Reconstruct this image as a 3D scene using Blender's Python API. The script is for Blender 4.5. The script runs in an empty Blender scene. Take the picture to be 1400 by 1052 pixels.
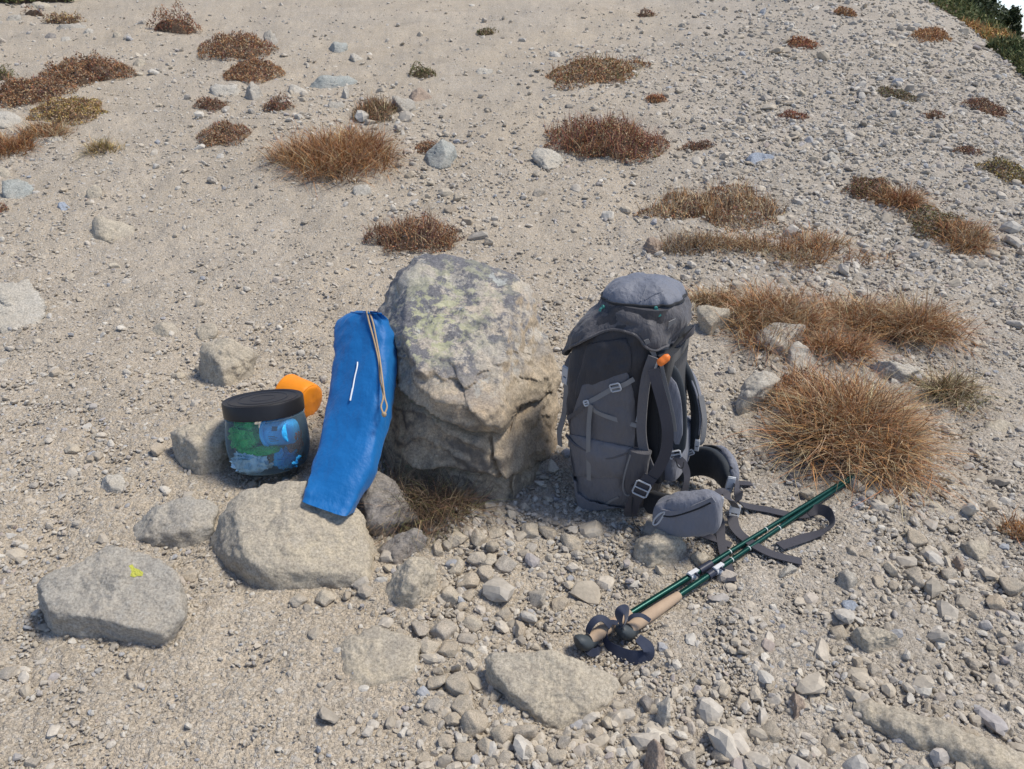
import bpy, bmesh, math, random
import numpy as np
from mathutils import Vector, Matrix
random.seed(7)
R = math.radians
sc = bpy.context.scene
col = sc.collection
# ------------------------------------------------------------ camera, light
CAM_H, PITCH, F = 1.40, R(25), 1078.0          # F: focal length in pixels of a 1400 px wide picture
cd = bpy.data.cameras.new('camera'); cam = bpy.data.objects.new('camera', cd); col.objects.link(cam)
cam.location = (0, 0, CAM_H); cam.rotation_euler = (R(90) - PITCH, 0, 0)
cd.sensor_width = 36; cd.lens = F / 1400 * 36; cd.clip_start = .02; cd.clip_end = 9000
sc.camera = cam
SUN_TO = Vector((.84, .02, 1.50)).normalized()  # direction towards the sun: right, a little behind, high
SUN_EL = math.asin(SUN_TO.z); SUN_AZ = math.atan2(SUN_TO.x, SUN_TO.y)
wd = bpy.data.worlds.new('World'); sc.world = wd; wd.use_nodes = True
nt = wd.node_tree; sky = nt.nodes.new('ShaderNodeTexSky'); sky.sky_type = 'NISHITA'; sky.sun_disc = False
sky.sun_elevation = SUN_EL; sky.sun_rotation = SUN_AZ; sky.altitude = 1800; sky.air_density = .6; sky.dust_density = 2.0; sky.ozone_density = 1.0
nt.links.new(sky.outputs[0], nt.nodes['Background'].inputs[0]); nt.nodes['Background'].inputs[1].default_value = .15
sl = bpy.data.lights.new('sun', 'SUN'); sl.energy = 2.7; sl.angle = R(15); sl.color = (1, .94, .84)
so = bpy.data.objects.new('sun', sl); col.objects.link(so); so.location = (6, 4, 12)
so.rotation_euler = SUN_TO.to_track_quat('Z', 'Y').to_euler()
vs = sc.view_settings; vs.view_transform = 'Standard'; vs.look = 'None'; vs.gamma = 1; vs.exposure = 0.60; vs.use_curve_mapping = False

# ------------------------------------------------------------ numpy noise
_rng = np.random.default_rng(11)
_perm = np.concatenate([_rng.permutation(256)] * 3)
_g3 = _rng.normal(size=(256, 3)); _g3 /= np.linalg.norm(_g3, axis=1)[:, None]
def perlin(P):
    P = np.asarray(P, float); i = np.floor(P).astype(int); f = P - i; i &= 255
    u = f * f * f * (f * (f * 6 - 15) + 10)
    out = 0
    for dx in (0, 1):
        wx = u[:, 0] if dx else 1 - u[:, 0]
        for dy in (0, 1):
            wy = u[:, 1] if dy else 1 - u[:, 1]
            for dz in (0, 1):
                wz = u[:, 2] if dz else 1 - u[:, 2]
                h = _perm[_perm[_perm[i[:, 0] + dx] + i[:, 1] + dy] + i[:, 2] + dz]
                g = _g3[h]
                out = out + wx * wy * wz * (g[:, 0] * (f[:, 0] - dx) + g[:, 1] * (f[:, 1] - dy) + g[:, 2] * (f[:, 2] - dz))
    return out * 1.5
def fbm(P, o=4, gain=.5, lac=2.03, billow=False):
    s, a, P = 0, 1, np.asarray(P, float)
    for k in range(o):
        n = perlin(P + 17.3 * k)
        s = s + a * ((np.abs(n) * 2 - .5) if billow else n); a *= gain; P = P * lac
    return s
def sstep(a, b, x):
    t = np.clip((np.asarray(x, float) - a) / (b - a), 0, 1); return t * t * (3 - 2 * t)

# ------------------------------------------------------------ the ground's height
_ys = np.linspace(-400, 4000, 220001)
_s = .04 + .07 * sstep(1, 2.5, _ys) + .09 * sstep(3, 4.5, _ys) - .5 * sstep(11.5, 15, _ys) + .3 * sstep(60, 160, _ys) - .04 * sstep(-20, -60, _ys)
_zs = np.cumsum(_s) * (_ys[1] - _ys[0]); _zs -= np.interp(0, _ys, _zs)
def ground(x, y):
    x = np.asarray(x, float); y = np.asarray(y, float); sh = np.broadcast(x, y).shape
    xx = np.broadcast_to(x, sh).ravel(); yy = np.broadcast_to(y, sh).ravel()
    z = np.interp(yy, _ys, _zs)
    D = xx - (4.38 + .16 * (np.clip(yy, 0, 40) - 7.2))
    z = z - .5 * np.where(D > 20, D, np.log1p(np.exp(np.clip(D, -60, 60) / .5)) * .5).clip(0, 60)
    q = np.stack([xx, yy, 0 * xx], 1)
    z = z + (.030 * fbm(q * .9 + 3, 3) + .017 * fbm(q * 3.1 + 9, 3)) * sstep(90, 20, np.abs(xx) + np.abs(yy)) 
    return z.reshape(sh) if sh else float(z[0])
FWD = np.array([0, math.cos(PITCH), -math.sin(PITCH)]); UPV = np.array([0, math.sin(PITCH), math.cos(PITCH)]); RGT = np.array([1., 0, 0])
CAM = np.array([0, 0, CAM_H])
def ray(px, py): return FWD + (px - 700) / F * RGT + (526 - py) / F * UPV
def at(px, py, Y):                       # the place on a pixel's line of sight at world depth y = Y
    r = ray(px, py); return CAM + r * (Y / r[1])
_t = np.concatenate([np.arange(.6, 4, .02), np.arange(4, 40, .1)])
def hit(px, py):                         # the place where a pixel's line of sight meets the ground
    r = ray(px, py); P = CAM + _t[:, None] * r
    d = P[:, 2] - ground(P[:, 0], P[:, 1])
    k = np.argmax(d < 0) if (d < 0).any() else len(_t) - 1
    a, b = _t[max(k - 1, 0)], _t[k]
    tt = np.linspace(a, b, 24); P = CAM + tt[:, None] * r; d = P[:, 2] - ground(P[:, 0], P[:, 1])
    return P[np.argmin(np.abs(d))]
def zc(P): return float(np.dot(np.asarray(P) - CAM, FWD))
def m(px, P): return px * zc(P) / F       # pixels to metres at a place

# ------------------------------------------------------------ objects
def tag(o, label=None, cat=None, group=None, kind=None):
    for k, v in (('label', label), ('category', cat), ('group', group), ('kind', kind)):
        if v: o[k] = v
    return o
def link(name, me, mat=None, parent=None, smooth=True, loc=None):
    if mat is not None and not me.materials: me.materials.append(mat)
    if smooth and len(me.polygons): me.polygons.foreach_set('use_smooth', np.ones(len(me.polygons), bool))
    o = bpy.data.objects.new(name, me); col.objects.link(o)
    if loc is not None: o.location = tuple(loc)
    if parent is not None: o.parent = parent
    return o
def empty(name, loc, label, cat, group=None):
    o = bpy.data.objects.new(name, None); col.objects.link(o); o.location = tuple(loc); o.empty_display_size = .05
    return tag(o, label, cat, group)
def mesh_np(name, V, Fc, n=3):            # fast mesh from arrays, all faces of n corners
    me = bpy.data.meshes.new(name); V = np.asarray(V, np.float32); Fc = np.asarray(Fc, np.int32)
    me.vertices.add(len(V)); me.vertices.foreach_set('co', V.ravel())
    me.loops.add(Fc.size); me.loops.foreach_set('vertex_index', Fc.ravel())
    me.polygons.add(len(Fc)); me.polygons.foreach_set('loop_start', np.arange(0, Fc.size, n, dtype=np.int32))
    me.update(calc_edges=True); me.validate(); return me
def mesh_py(name, V, Fs):
    me = bpy.data.meshes.new(name); me.from_pydata([tuple(v) for v in V], [], Fs); me.update(); return me
def color_attr(me, C, name='tint'):
    a = me.color_attributes.new(name, 'FLOAT_COLOR', 'POINT')
    C = np.asarray(C, np.float32); a.data.foreach_set('color', np.concatenate([C, np.ones((len(C), 1), np.float32)], 1).ravel())
def float_attr(me, A, name):
    a = me.attributes.new(name, 'FLOAT', 'POINT'); a.data.foreach_set('value', np.asarray(A, np.float32))
_ico = {}
def ico(sub):
    if sub not in _ico:
        bm = bmesh.new(); bmesh.ops.create_icosphere(bm, subdivisions=sub, radius=1)
        bm.verts.index_update()
        _ico[sub] = (np.array([v.co for v in bm.verts]), np.array([[v.index for v in f.verts] for f in bm.faces])); bm.free()
    return _ico[sub]

# ------------------------------------------------------------ node helpers
class NT:
    def __init__(s, name):
        s.m = bpy.data.materials.new(name); s.m.use_nodes = True; s.t = s.m.node_tree
        s.b = s.t.nodes['Principled BSDF']; s.b.inputs['Specular IOR Level'].default_value = .3
    def n(s, typ, **kw):
        nd = s.t.nodes.new('ShaderNode' + typ)
        for k, v in kw.items(): setattr(nd, k, v)
        return nd
    def set(s, sock, v):
        if hasattr(v, 'is_output'): s.t.links.new(v, sock)
        elif v is not None: sock.default_value = v if not (isinstance(v, tuple) and len(v) == 3 and sock.type == 'RGBA') else v + (1,)
        return s
    def coord(s, kind='Object'): return s.n('TexCoord').outputs[kind]
    def noise(s, vec, scale, detail=3, rough=.55, out='Fac'):
        nd = s.n('TexNoise'); s.set(nd.inputs['Vector'], vec); nd.inputs['Scale'].default_value = scale
        nd.inputs['Detail'].default_value = detail; nd.inputs['Roughness'].default_value = rough; return nd.outputs[out]
    def voro(s, vec, scale, out='Distance', feature='F1'):
        nd = s.n('TexVoronoi', feature=feature); s.set(nd.inputs['Vector'], vec); nd.inputs['Scale'].default_value = scale; return nd.outputs[out]
    def math(s, op, a, b=None, c=None):
        nd = s.n('Math', operation=op)
        for i, v in enumerate((a, b, c)): s.set(nd.inputs[i], v)
        return nd.outputs[0]
    def ramp(s, fac, stops, interp='LINEAR'):
        nd = s.n('ValToRGB'); s.set(nd.inputs[0], fac); cr = nd.color_ramp; cr.interpolation = interp
        while len(cr.elements) < len(stops): cr.elements.new(.5)
        for e, (p, c) in zip(cr.elements, stops):
            e.position = p; e.color = (c, c, c, 1) if not isinstance(c, tuple) else c + (1,)
        return nd.outputs[0]
    def mix(s, fac, a, b, mode='MIX'):
        nd = s.n('Mix', data_type='RGBA', blend_type=mode); s.set(nd.inputs[0], fac); s.set(nd.inputs[6], a); s.set(nd.inputs[7], b); return nd.outputs[2]
    def bump(s, h, strength=.5, dist=.01, prev=None):
        nd = s.n('Bump'); s.set(nd.inputs['Height'], h); nd.inputs['Strength'].default_value = strength; nd.inputs['Distance'].default_value = dist
        if prev is not None: s.set(nd.inputs['Normal'], prev)
        return nd.outputs[0]
    def out(s, color=None, rough=.9, normal=None, **kw):
        s.set(s.b.inputs['Base Color'], color); s.set(s.b.inputs['Roughness'], rough)
        if normal is not None: s.set(s.b.inputs['Normal'], normal)
        for k, v in kw.items(): s.set(s.b.inputs[k.replace('_', ' ')], v)
        return s.m
    def attr(s, name, out='Color', typ='GEOMETRY'):
        nd = s.n('Attribute', attribute_type=typ); nd.attribute_name = name; return nd.outputs[out]
# ------------------------------------------------------------ materials of stone and earth
def ground_mat():
    t = NT('gravelly_earth'); g = t.coord('Object')
    big = t.noise(g, .7, 4); mid = t.noise(g, 6, 4, .6); fine = t.noise(g, 60, 4, .7)
    base = t.mix(t.ramp(big, [(.35, 0.), (.65, 1.)]), (.425, .355, .262), (.41, .355, .28))
    base = t.mix(t.ramp(mid, [(.35, 0.), (.7, .6)]), base, (.47, .395, .295))
    base = t.mix(t.math('MULTIPLY', t.attr('scree', 'Fac'), .7), base, t.mix(t.ramp(mid, [(.3, 0.), (.7, 1.)]), (.33, .295, .245), (.40, .355, .295)))
    base = t.mix(.6, base, t.mix(1., base, t.ramp(t.noise(g, 2.3, 5, .65), [(.32, .78), (.5, 1.), (.68, 1.16)]), 'MULTIPLY'))
    cell = t.n('TexVoronoi'); t.set(cell.inputs['Vector'], g); cell.inputs['Scale'].default_value = 110
    cr = t.n('SeparateColor'); t.set(cr.inputs[0], cell.outputs['Color'])
    grit = t.ramp(cr.outputs[0], [(0, (.25, .22, .18)), (.3, (.40, .345, .275)), (.62, (.45, .42, .36)), (.85, (.36, .35, .33)), (1, (.54, .50, .43))])
    base = t.mix(t.math('MULTIPLY', t.ramp(cr.outputs[1], [(.3, 0.), (.8, .7)]), t.ramp(t.noise(g, 2.6, 3), [(.3, .35), (.6, .9)])), base, grit)
    cell2 = t.n('TexVoronoi'); t.set(cell2.inputs['Vector'], g); cell2.inputs['Scale'].default_value = 300
    c2 = t.n('SeparateColor'); t.set(c2.inputs[0], cell2.outputs['Color'])
    base = t.mix(.58, base, t.mix(1., base, t.ramp(c2.outputs[0], [(0, .45), (.5, 1.), (1, 1.5)]), 'MULTIPLY'))
    base = t.mix(.5, base, t.mix(1., base, t.ramp(fine, [(.3, .75), (.7, 1.2)]), 'MULTIPLY'))
    h1 = t.math('SUBTRACT', 1., cell.outputs['Distance']); h2 = t.math('SUBTRACT', 1., cell2.outputs['Distance'])
    b = t.bump(h1, .75, .0055); b = t.bump(h2, .75, .0028, b); b = t.bump(t.noise(g, 35, 5, .7), .7, .009, b)
    return t.out(base, .95, b)
def rock_mat(name, light, dark, warm, lichen=0, rnd=False, scale=1.0, spk=1.0):
    t = NT(name); g = t.coord('Object')
    if rnd:
        oi = t.n('ObjectInfo'); add = t.n('VectorMath', operation='ADD'); t.set(add.inputs[0], g)
        cv = t.n('CombineXYZ'); t.set(cv.inputs[0], t.math('MULTIPLY', oi.outputs['Random'], 37.)); t.set(add.inputs[1], cv.outputs[0]); g = add.outputs[0]
    big = t.noise(g, 5 * scale, 5, .6); mid = t.noise(g, 22 * scale, 5, .65); fine = t.noise(g, 150 * scale, 4, .75); spots = t.voro(g, 260 * scale)
    c = t.mix(t.ramp(big, [(.36, 0.), (.62, 1.)]), light, warm)
    c = t.mix(t.ramp(mid, [(.42, 0.), (.68, .8)]), c, dark)
    c = t.mix(t.ramp(t.noise(g, 11 * scale, 6, .7), [(.56, 0.), (.66, .55)]), c, tuple(x * 1.18 for x in light))
    if rnd:
        v = t.ramp(oi.outputs['Random'], [(0, (.86, .84, .81)), (.2, (1.05, 1., .93)), (.4, (.9, .9, .92)), (.6, (1.15, 1.12, 1.06)), (.8, (.96, .90, .83)), (1, (1.02, 1.02, 1.02))])
        c = t.mix(1., c, v, 'MULTIPLY')
    c = t.mix(.75 * spk, c, t.mix(1., c, t.ramp(fine, [(.30, .42), (.5, 1.), (.70, 1.5)]), 'MULTIPLY'))
    c = t.mix(.35 * spk, c, t.mix(1., c, t.ramp(spots, [(.1, .45), (.35, 1.05)]), 'MULTIPLY'))
    if lichen:
        top = t.attr('top', 'Fac')
        c = t.mix(1., c, t.mix(top, (1.0, .90, .77), (1.0, 1.0, 1.0)), 'MULTIPLY')
        m1 = t.math('MULTIPLY', top, t.ramp(t.noise(g, 9, 7, .74), [(.46, 0.), (.51, 1.)]))
        c = t.mix(t.math('MULTIPLY', m1, .9), c, t.mix(t.ramp(fine, [(.3, 0.), (.7, 1.)]), (.075, .078, .09), (.20, .20, .215)))
        m2 = t.math('MULTIPLY', t.attr('moss', 'Fac'), t.ramp(t.noise(g, 16, 7, .76), [(.50, 0.), (.54, 1.)]))
        c = t.mix(t.math('MULTIPLY', m2, .85), c, t.mix(t.ramp(t.noise(g, 90, 3), [(.3, 0.), (.7, 1.)]), (.38, .38, .20), (.50, .49, .34)))
        m3 = t.math('MULTIPLY', top, t.ramp(t.noise(g, 13.5, 5, .7), [(.60, 0.), (.65, .8)]))
        c = t.mix(m3, c, (.46, .47, .43))
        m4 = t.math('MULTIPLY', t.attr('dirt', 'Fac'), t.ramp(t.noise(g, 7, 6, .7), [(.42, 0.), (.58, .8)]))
        c = t.mix(m4, c, (.10, .095, .09))  # patchy near-black tone where the left-side mask is set
    b = t.bump(t.noise(g, 24 * scale, 9, .72), 1., .009 * min(1, 1 / scale) if scale > .5 else .005); b = t.bump(fine, .55, .0016 / scale if scale > .5 else .001, b); b = t.bump(t.voro(g, 70 * scale), .35, .004 / scale if scale > .5 else .0015, b)
    return t.out(c, .92, b)
M = {}
M['ground'] = ground_mat()
M['boulder'] = rock_mat('lichen_boulder', (.45, .415, .35), (.29, .27, .24), (.47, .40, .31), lichen=1)
M['tan'] = rock_mat('tan_rock', (.44, .39, .305), (.30, .265, .215), (.46, .395, .29))
M['grey'] = rock_mat('grey_rock', (.38, .355, .305), (.255, .24, .21), (.40, .355, .285))
M['dark'] = rock_mat('dark_rock', (.27, .25, .225), (.165, .155, .145), (.29, .25, .21))
M['pale'] = rock_mat('pale_rock', (.45, .42, .36), (.34, .32, .275), (.46, .41, .33))
M['green'] = rock_mat('greenish_rock', (.35, .365, .335), (.24, .255, .235), (.38, .36, .31))
M['brown'] = rock_mat('brown_rock', (.34, .27, .21), (.21, .165, .13), (.36, .27, .20))
M['blue'] = rock_mat('bluish_rock', (.30, .335, .38), (.22, .245, .28), (.34, .36, .39))
M['stone'] = rock_mat('loose_stone', (.43, .39, .325), (.31, .285, .235), (.45, .39, .305), rnd=True, scale=.13)
def pebble_mat():
    t = NT('pebble'); oi = t.n('ObjectInfo'); r = oi.outputs['Random']; g = t.coord('Object')
    c = t.ramp(r, [(0, (.32, .285, .235)), (.15, (.46, .40, .31)), (.32, (.52, .455, .36)), (.47, (.42, .38, .32)), (.62, (.56, .50, .41)), (.74, (.48, .45, .395)),
                   (.84, (.62, .57, .48)), (.92, (.45, .39, .32)), (.965, (.37, .38, .39)), (1, (.44, .36, .30))])
    c = t.mix(1., c, (.93, .93, .93), 'MULTIPLY'); c = t.mix(.5, c, t.mix(1., c, t.ramp(t.noise(g, 3.5, 4, .7), [(.3, .6), (.7, 1.35)]), 'MULTIPLY'))
    return t.out(c, .93, t.bump(t.noise(g, 5, 4, .7), .6, .003))
M['pebble'] = pebble_mat()

# ------------------------------------------------------------ the ground sheet
NV, NU = 660, 720
def rows():
    yy = [.45]
    while yy[-1] < 13.5:
        d = math.hypot(yy[-1], CAM_H); yy.append(yy[-1] + max(.0042, .00108 * d * d / 1.4 * 1.55))
    return np.array(yy)
yd = rows()
y0 = np.array([-380, -200, -100, -50, -25, -12, -6, -3, -1.5, -.6, -.1, .2])
y1 = np.array([13.6, 14, 14.5, 15, 16, 17, 18.5, 20, 23, 27, 33, 42, 60, 90, 140, 220, 400, 800, 1600, 3500])
Yg = np.concatenate([y0, yd, y1]); ud = np.linspace(-1, 1, NU)
uo = 1 + np.array([.02, .05, .1, .2, .35, .6, 1, 1.7, 3, 6, 14, 40, 150, 700])
Ug = np.concatenate([-uo[::-1], ud, uo])
UU, YY = np.meshgrid(Ug, Yg); XX = UU * (.62 + .66 * np.clip(YY, 0, 14))
ZZ = ground(XX, YY)
q = np.stack([XX.ravel(), YY.ravel(), 0 * XX.ravel()], 1); near = sstep(16, 12, np.hypot(XX, YY)).ravel()
ZZ = ZZ + (near * (.0085 * fbm(q * 9, 3, .55) + .0034 * fbm(q * 42, 2, .6, billow=True) + .0016 * perlin(q * 130))).reshape(ZZ.shape)
h, w = XX.shape; idx = np.arange(h * w).reshape(h, w)
me = mesh_np('ground', np.stack([XX, YY, ZZ], 2).reshape(-1, 3), np.stack([idx[:-1, :-1], idx[:-1, 1:], idx[1:, 1:], idx[1:, :-1]], 2).reshape(-1, 4), 4)
qx, qy = XX.ravel(), YY.ravel(); float_attr(me, np.clip(sstep(.12, .5, (qx + .25 * fbm(q * 1.2 + 5, 3)) / (.3 + .55 * np.abs(qy))) + .25 * fbm(q * 1.7, 3), 0, 1), 'scree')
tag(link('ground', me, M['ground']), 'tan gravelly hillside of bare earth rising to a crest', None, None, 'structure')
# ------------------------------------------------------------ rocks
def hull(P):
    P = sorted(set(map(tuple, P)))
    def half(pts):
        h = []
        for p in pts:
            while len(h) > 1 and (h[-1][0] - h[-2][0]) * (p[1] - h[-2][1]) - (h[-1][1] - h[-2][1]) * (p[0] - h[-2][0]) <= 0: h.pop()
            h.append(p)
        return h[:-1]
    return half(P) + half(P[::-1])
def azel(az, el):                       # azimuth 0 faces the viewer, +90 faces right; elevation upwards
    a, e = R(az), R(el); return np.array([math.sin(a) * math.cos(e), -math.cos(a) * math.cos(e), math.sin(e)])
def solid(planes, sub, p, size, seed, rough=1.0, hook=None, stretch=(1, 1, 1)):
    D, Fc = ico(sub); D = D * np.array(stretch); D = D / np.linalg.norm(D, axis=1)[:, None]
    acc = np.zeros(len(D))
    for n, hh in planes: acc += np.clip(D @ n / max(hh, .05 * size), 0, None) ** p
    r = acc ** (-1 / p) * 3 ** (.8 / p)
    V = D * r[:, None]; S = size; o = seed * 3.71
    dsp = .055 * fbm(V * (2.6 / S) + o, 3) + .020 * fbm(V * (7 / S) + o, 3, .5) + .018 * fbm(V * (9 / S) + o + 5, 3, .5, billow=True) + .007 * fbm(V * (30 / S) + o, 3, .6)
    V = V + D * (dsp * S * rough)[:, None]
    if hook: V = hook(V, D)
    return V, Fc
def rock(outline, label, mat='tan', thick=None, sub=4, p=70, rough=1.0, extra=(), name='rock', cat='rock', group=None,
         bury=.03, top=(45, 12), side=(25, 10), face=(12, 10), hook=None, attrs=None, grow=0, flat=None):
    rd = random.Random(hash((outline[0], len(outline))) & 0xffff)
    H = hull(outline); A = np.array(H, float); ctr = A.mean(0)
    if grow: A = ctr + (A - ctr) * (1 + grow)
    ib = np.argmax(A[:, 1]); B = hit(*A[ib]); wm = m(np.ptp(A[:, 0]), B); hm = m(np.ptp(A[:, 1]), B); th = thick or .75 * max(wm, hm)
    zcc = zc(B) + .42 * th; C = CAM + ray((A[:, 0].min() + A[:, 0].max()) / 2, (A[:, 1].min() + A[:, 1].max()) / 2) * zcc
    if flat is not None:
        Pf_ = hit((A[:, 0].min() + A[:, 0].max()) / 2, (A[:, 1].min() + A[:, 1].max()) / 2); C = Pf_ + np.array([0, 0, flat - .03]); zcc = zc(C); th = max(th, 1.6 * abs(C[1] - B[1]))
    tow = CAM - C; tow /= np.linalg.norm(tow); rt = np.cross(np.array([0, 0, 1.]), tow); rt /= np.linalg.norm(rt); up = np.cross(tow, rt)
    pl = []; size = (wm * hm * th) ** (1 / 3)
    area = sum(A[i][0] * A[(i + 1) % len(A)][1] - A[(i + 1) % len(A)][0] * A[i][1] for i in range(len(A)))
    for i in range(len(A)):
        a, b = A[i], A[(i + 1) % len(A)]; d = b - a
        if np.hypot(*d) < .5: continue
        n2 = np.array([d[1], -d[0]]) * (1 if area > 0 else -1); n2 /= np.hypot(*n2)
        if n2[1] > .55:
            P1, P2 = hit(*a), hit(*b); e = P2 - P1; nh = np.cross(np.array([0, 0, 1.]), e); nh[2] = 0; nh /= np.linalg.norm(nh) + 1e-9
            if np.dot(nh, P1 - C) < 0: nh = -nh
            tl = R(face[0] + rd.uniform(-1, 1) * face[1]); n = math.cos(tl) * nh + math.sin(tl) * np.array([0, 0, 1.])
            pl.append((n, max(np.dot(n, P1 - C), .12 * th)))
        else:
            P = CAM + ray(*a) * zcc; nv = n2[0] * rt - n2[1] * up
            wt = float(sstep(.55, .97, -n2[1])); tf = (side[0] + (top[0] - side[0]) * wt, side[1] + (top[1] - side[1]) * wt)
            for T in (tf[0] + rd.uniform(-1, 1) * tf[1], -(30 + rd.uniform(-12, 12))):
                n = math.cos(R(T)) * nv + math.sin(R(T)) * tow; pl.append((n, np.dot(n, P - C)))
    bk = np.array([-tow[0], -tow[1], 0]); bk /= np.linalg.norm(bk)
    pl += [(bk, .55 * th), (azel(180 - 40, 20), .62 * th), (azel(180 + 40, 25), .62 * th), (np.array([0, 0, -1.]), max(.02, C[2] - (ground(C[0], C[1]) - bury)))]
    for az, el, px, py, dY in extra:
        n = azel(az, el); pl.append((n, max(.1 * size, np.dot(n, at(px, py, B[1] + dY) - C))))
    if flat is not None: pl.append((azel(0, 80), max(.004, np.dot(azel(0, 80), Pf_ + np.array([0, 0, flat]) - C))))
    hk = (lambda V, D: hook(V + C, D, B) - C) if hook else None
    V, Fc = solid(pl, sub, p, size, rd.random() * 9, rough, hk, (wm, th, max(hm, .4 * wm)))
    base = np.array([C[0], C[1], ground(C[0], C[1])])
    me = mesh_np(name, V + (C - base), Fc)
    if attrs: attrs(me, V + C, B)
    o = link(name, me, M[mat], loc=base); return tag(o, label, cat, group)

# the big boulder -----------------------------------------------------------------
BO = [(509, 445), (533, 405), (548, 371), (569, 352), (595, 348), (636, 352), (702, 376), (725, 399), (740, 437), (756, 478), (767, 508), (764, 549), (758, 604), (749, 655), (728, 690), (690, 704), (628, 690), (570, 668), (514, 640), (506, 590), (506, 500)]
def boulder_hook(V, D, B):
    Yf = B[1] + .04
    def curve(pts):
        W = np.array([at(a, b, Yf + c) for a, b, c in pts]); return W
    nf = sstep(Yf + .55, Yf + .3, V[:, 1])
    Q = V * 1.0; wob = .012 * fbm(Q * 14, 3)
    inw = np.array([.25, 1., 0.]); inw /= np.linalg.norm(inw)
    c1 = curve([(505, 522, .12), (528, 541, .1), (566, 567, .04), (602, 582, 0), (640, 597, -.02), (680, 604, -.02), (705, 592, 0), (764, 560, .2)])
    z1 = np.interp(V[:, 0], c1[:, 0], c1[:, 2]) + wob; s = V[:, 2] - z1
    left = sstep(.13, -.06, V[:, 0])
    off = nf * (.030 * left * sstep(.012, -.012, s) * sstep(-.30, -.05, s) + .07 * np.exp(-(s / .010) ** 2) * sstep(.2, .05, V[:, 0]))
    c3 = curve([(500, 622, .1), (540, 645, .08), (620, 656, 0), (680, 664, -.02), (717, 671, -.02), (765, 668, .1)])
    z3 = np.interp(V[:, 0], c3[:, 0], c3[:, 2]) + wob; s3 = V[:, 2] - z3
    off += nf * (.046 * sstep(.012, -.015, s3) + .05 * np.exp(-(s3 / .010) ** 2))
    c2 = curve([(658, 604, -.02), (665, 627, -.02), (684, 662, -.02), (690, 690, -.02)]); o2 = np.argsort(c2[:, 2])
    x2 = np.interp(V[:, 2], c2[o2, 2], c2[o2, 0]) + wob; zm = sstep(c2[-1, 2] - .1, c2[-1, 2], V[:, 2]) * sstep(c2[0, 2] + .02, c2[0, 2] - .02, V[:, 2])
    off += nf * zm * .04 * np.exp(-((V[:, 0] - x2) / .007) ** 2)
    # strata ledges, slightly tilted
    lay = V[:, 2] * 15 + V[:, 0] * 3.2 + .7 * fbm(Q * 4, 3); off += nf * .010 * (sstep(.0, .35, lay % 1) - .5) * sstep(z3 - .2, z3 + .05, V[:, 2])
    c4 = curve([(524, 480, .14), (560, 500, .05), (603, 508, 0), (625, 540, -.02), (660, 585, -.03), (700, 592, -.02)])
    z4 = np.interp(V[:, 0], c4[:, 0], c4[:, 2]) + wob; s4 = V[:, 2] - z4
    off += nf * .024 * sstep(.012, -.008, s4) * sstep(-.12, -.02, s4) * sstep(.06, -.02, V[:, 0])
    ze = at(600, 500, Yf + .08)[2]
    return V + (off * sstep(.10, .40, -D[:, 1]) * sstep(ze + .01, ze - .05, V[:, 2]))[:, None] * inw
def boulder_attrs(me, W, B):
    nrm = np.zeros(len(me.vertices) * 3, np.float32); me.vertices.foreach_get('normal', nrm); nz = nrm.reshape(-1, 3)[:, 2]
    zt = ground(0, B[1])
    up = sstep(.25, .55, nz) * sstep(zt + .3, zt + .42, W[:, 2])
    c = at(590, 425, B[1] + .28); d = np.hypot(W[:, 0] - c[0], (W[:, 1] - c[1]) * .9)
    c2 = at(560, 425, B[1] + .28); c3 = at(640, 385, B[1] + .45); c4 = at(540, 447, B[1] + .2)
    mo = np.exp(-(np.hypot(W[:, 0] - c[0], W[:, 1] - c[1]) / .13) ** 2) + .8 * np.exp(-(np.hypot(W[:, 0] - c2[0], W[:, 1] - c2[1]) / .11) ** 2) + .7 * np.exp(-(np.hypot(W[:, 0] - c3[0], W[:, 1] - c3[1]) / .14) ** 2) + .9 * np.exp(-(np.hypot(W[:, 0] - c4[0], W[:, 1] - c4[1]) / .06) ** 2)
    float_attr(me, up, 'top'); float_attr(me, np.clip(mo * .85, 0, 1) * sstep(.55, .8, nz), 'moss')
    float_attr(me, sstep(.1, -.15, W[:, 0] + .3 * (W[:, 2] - zt - .2)) * sstep(.4, .0, nz) * 1.1, 'dirt')  # mask for a darker tone on left faces that don't point up
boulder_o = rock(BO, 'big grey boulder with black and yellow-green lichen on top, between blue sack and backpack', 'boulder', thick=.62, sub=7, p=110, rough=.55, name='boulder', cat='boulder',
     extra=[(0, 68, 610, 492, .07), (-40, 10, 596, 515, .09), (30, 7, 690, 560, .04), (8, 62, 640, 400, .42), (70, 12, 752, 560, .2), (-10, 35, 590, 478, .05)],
     top=(40, 6), face=(2, 5), hook=boulder_hook, attrs=boulder_attrs, bury=.1)
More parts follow.
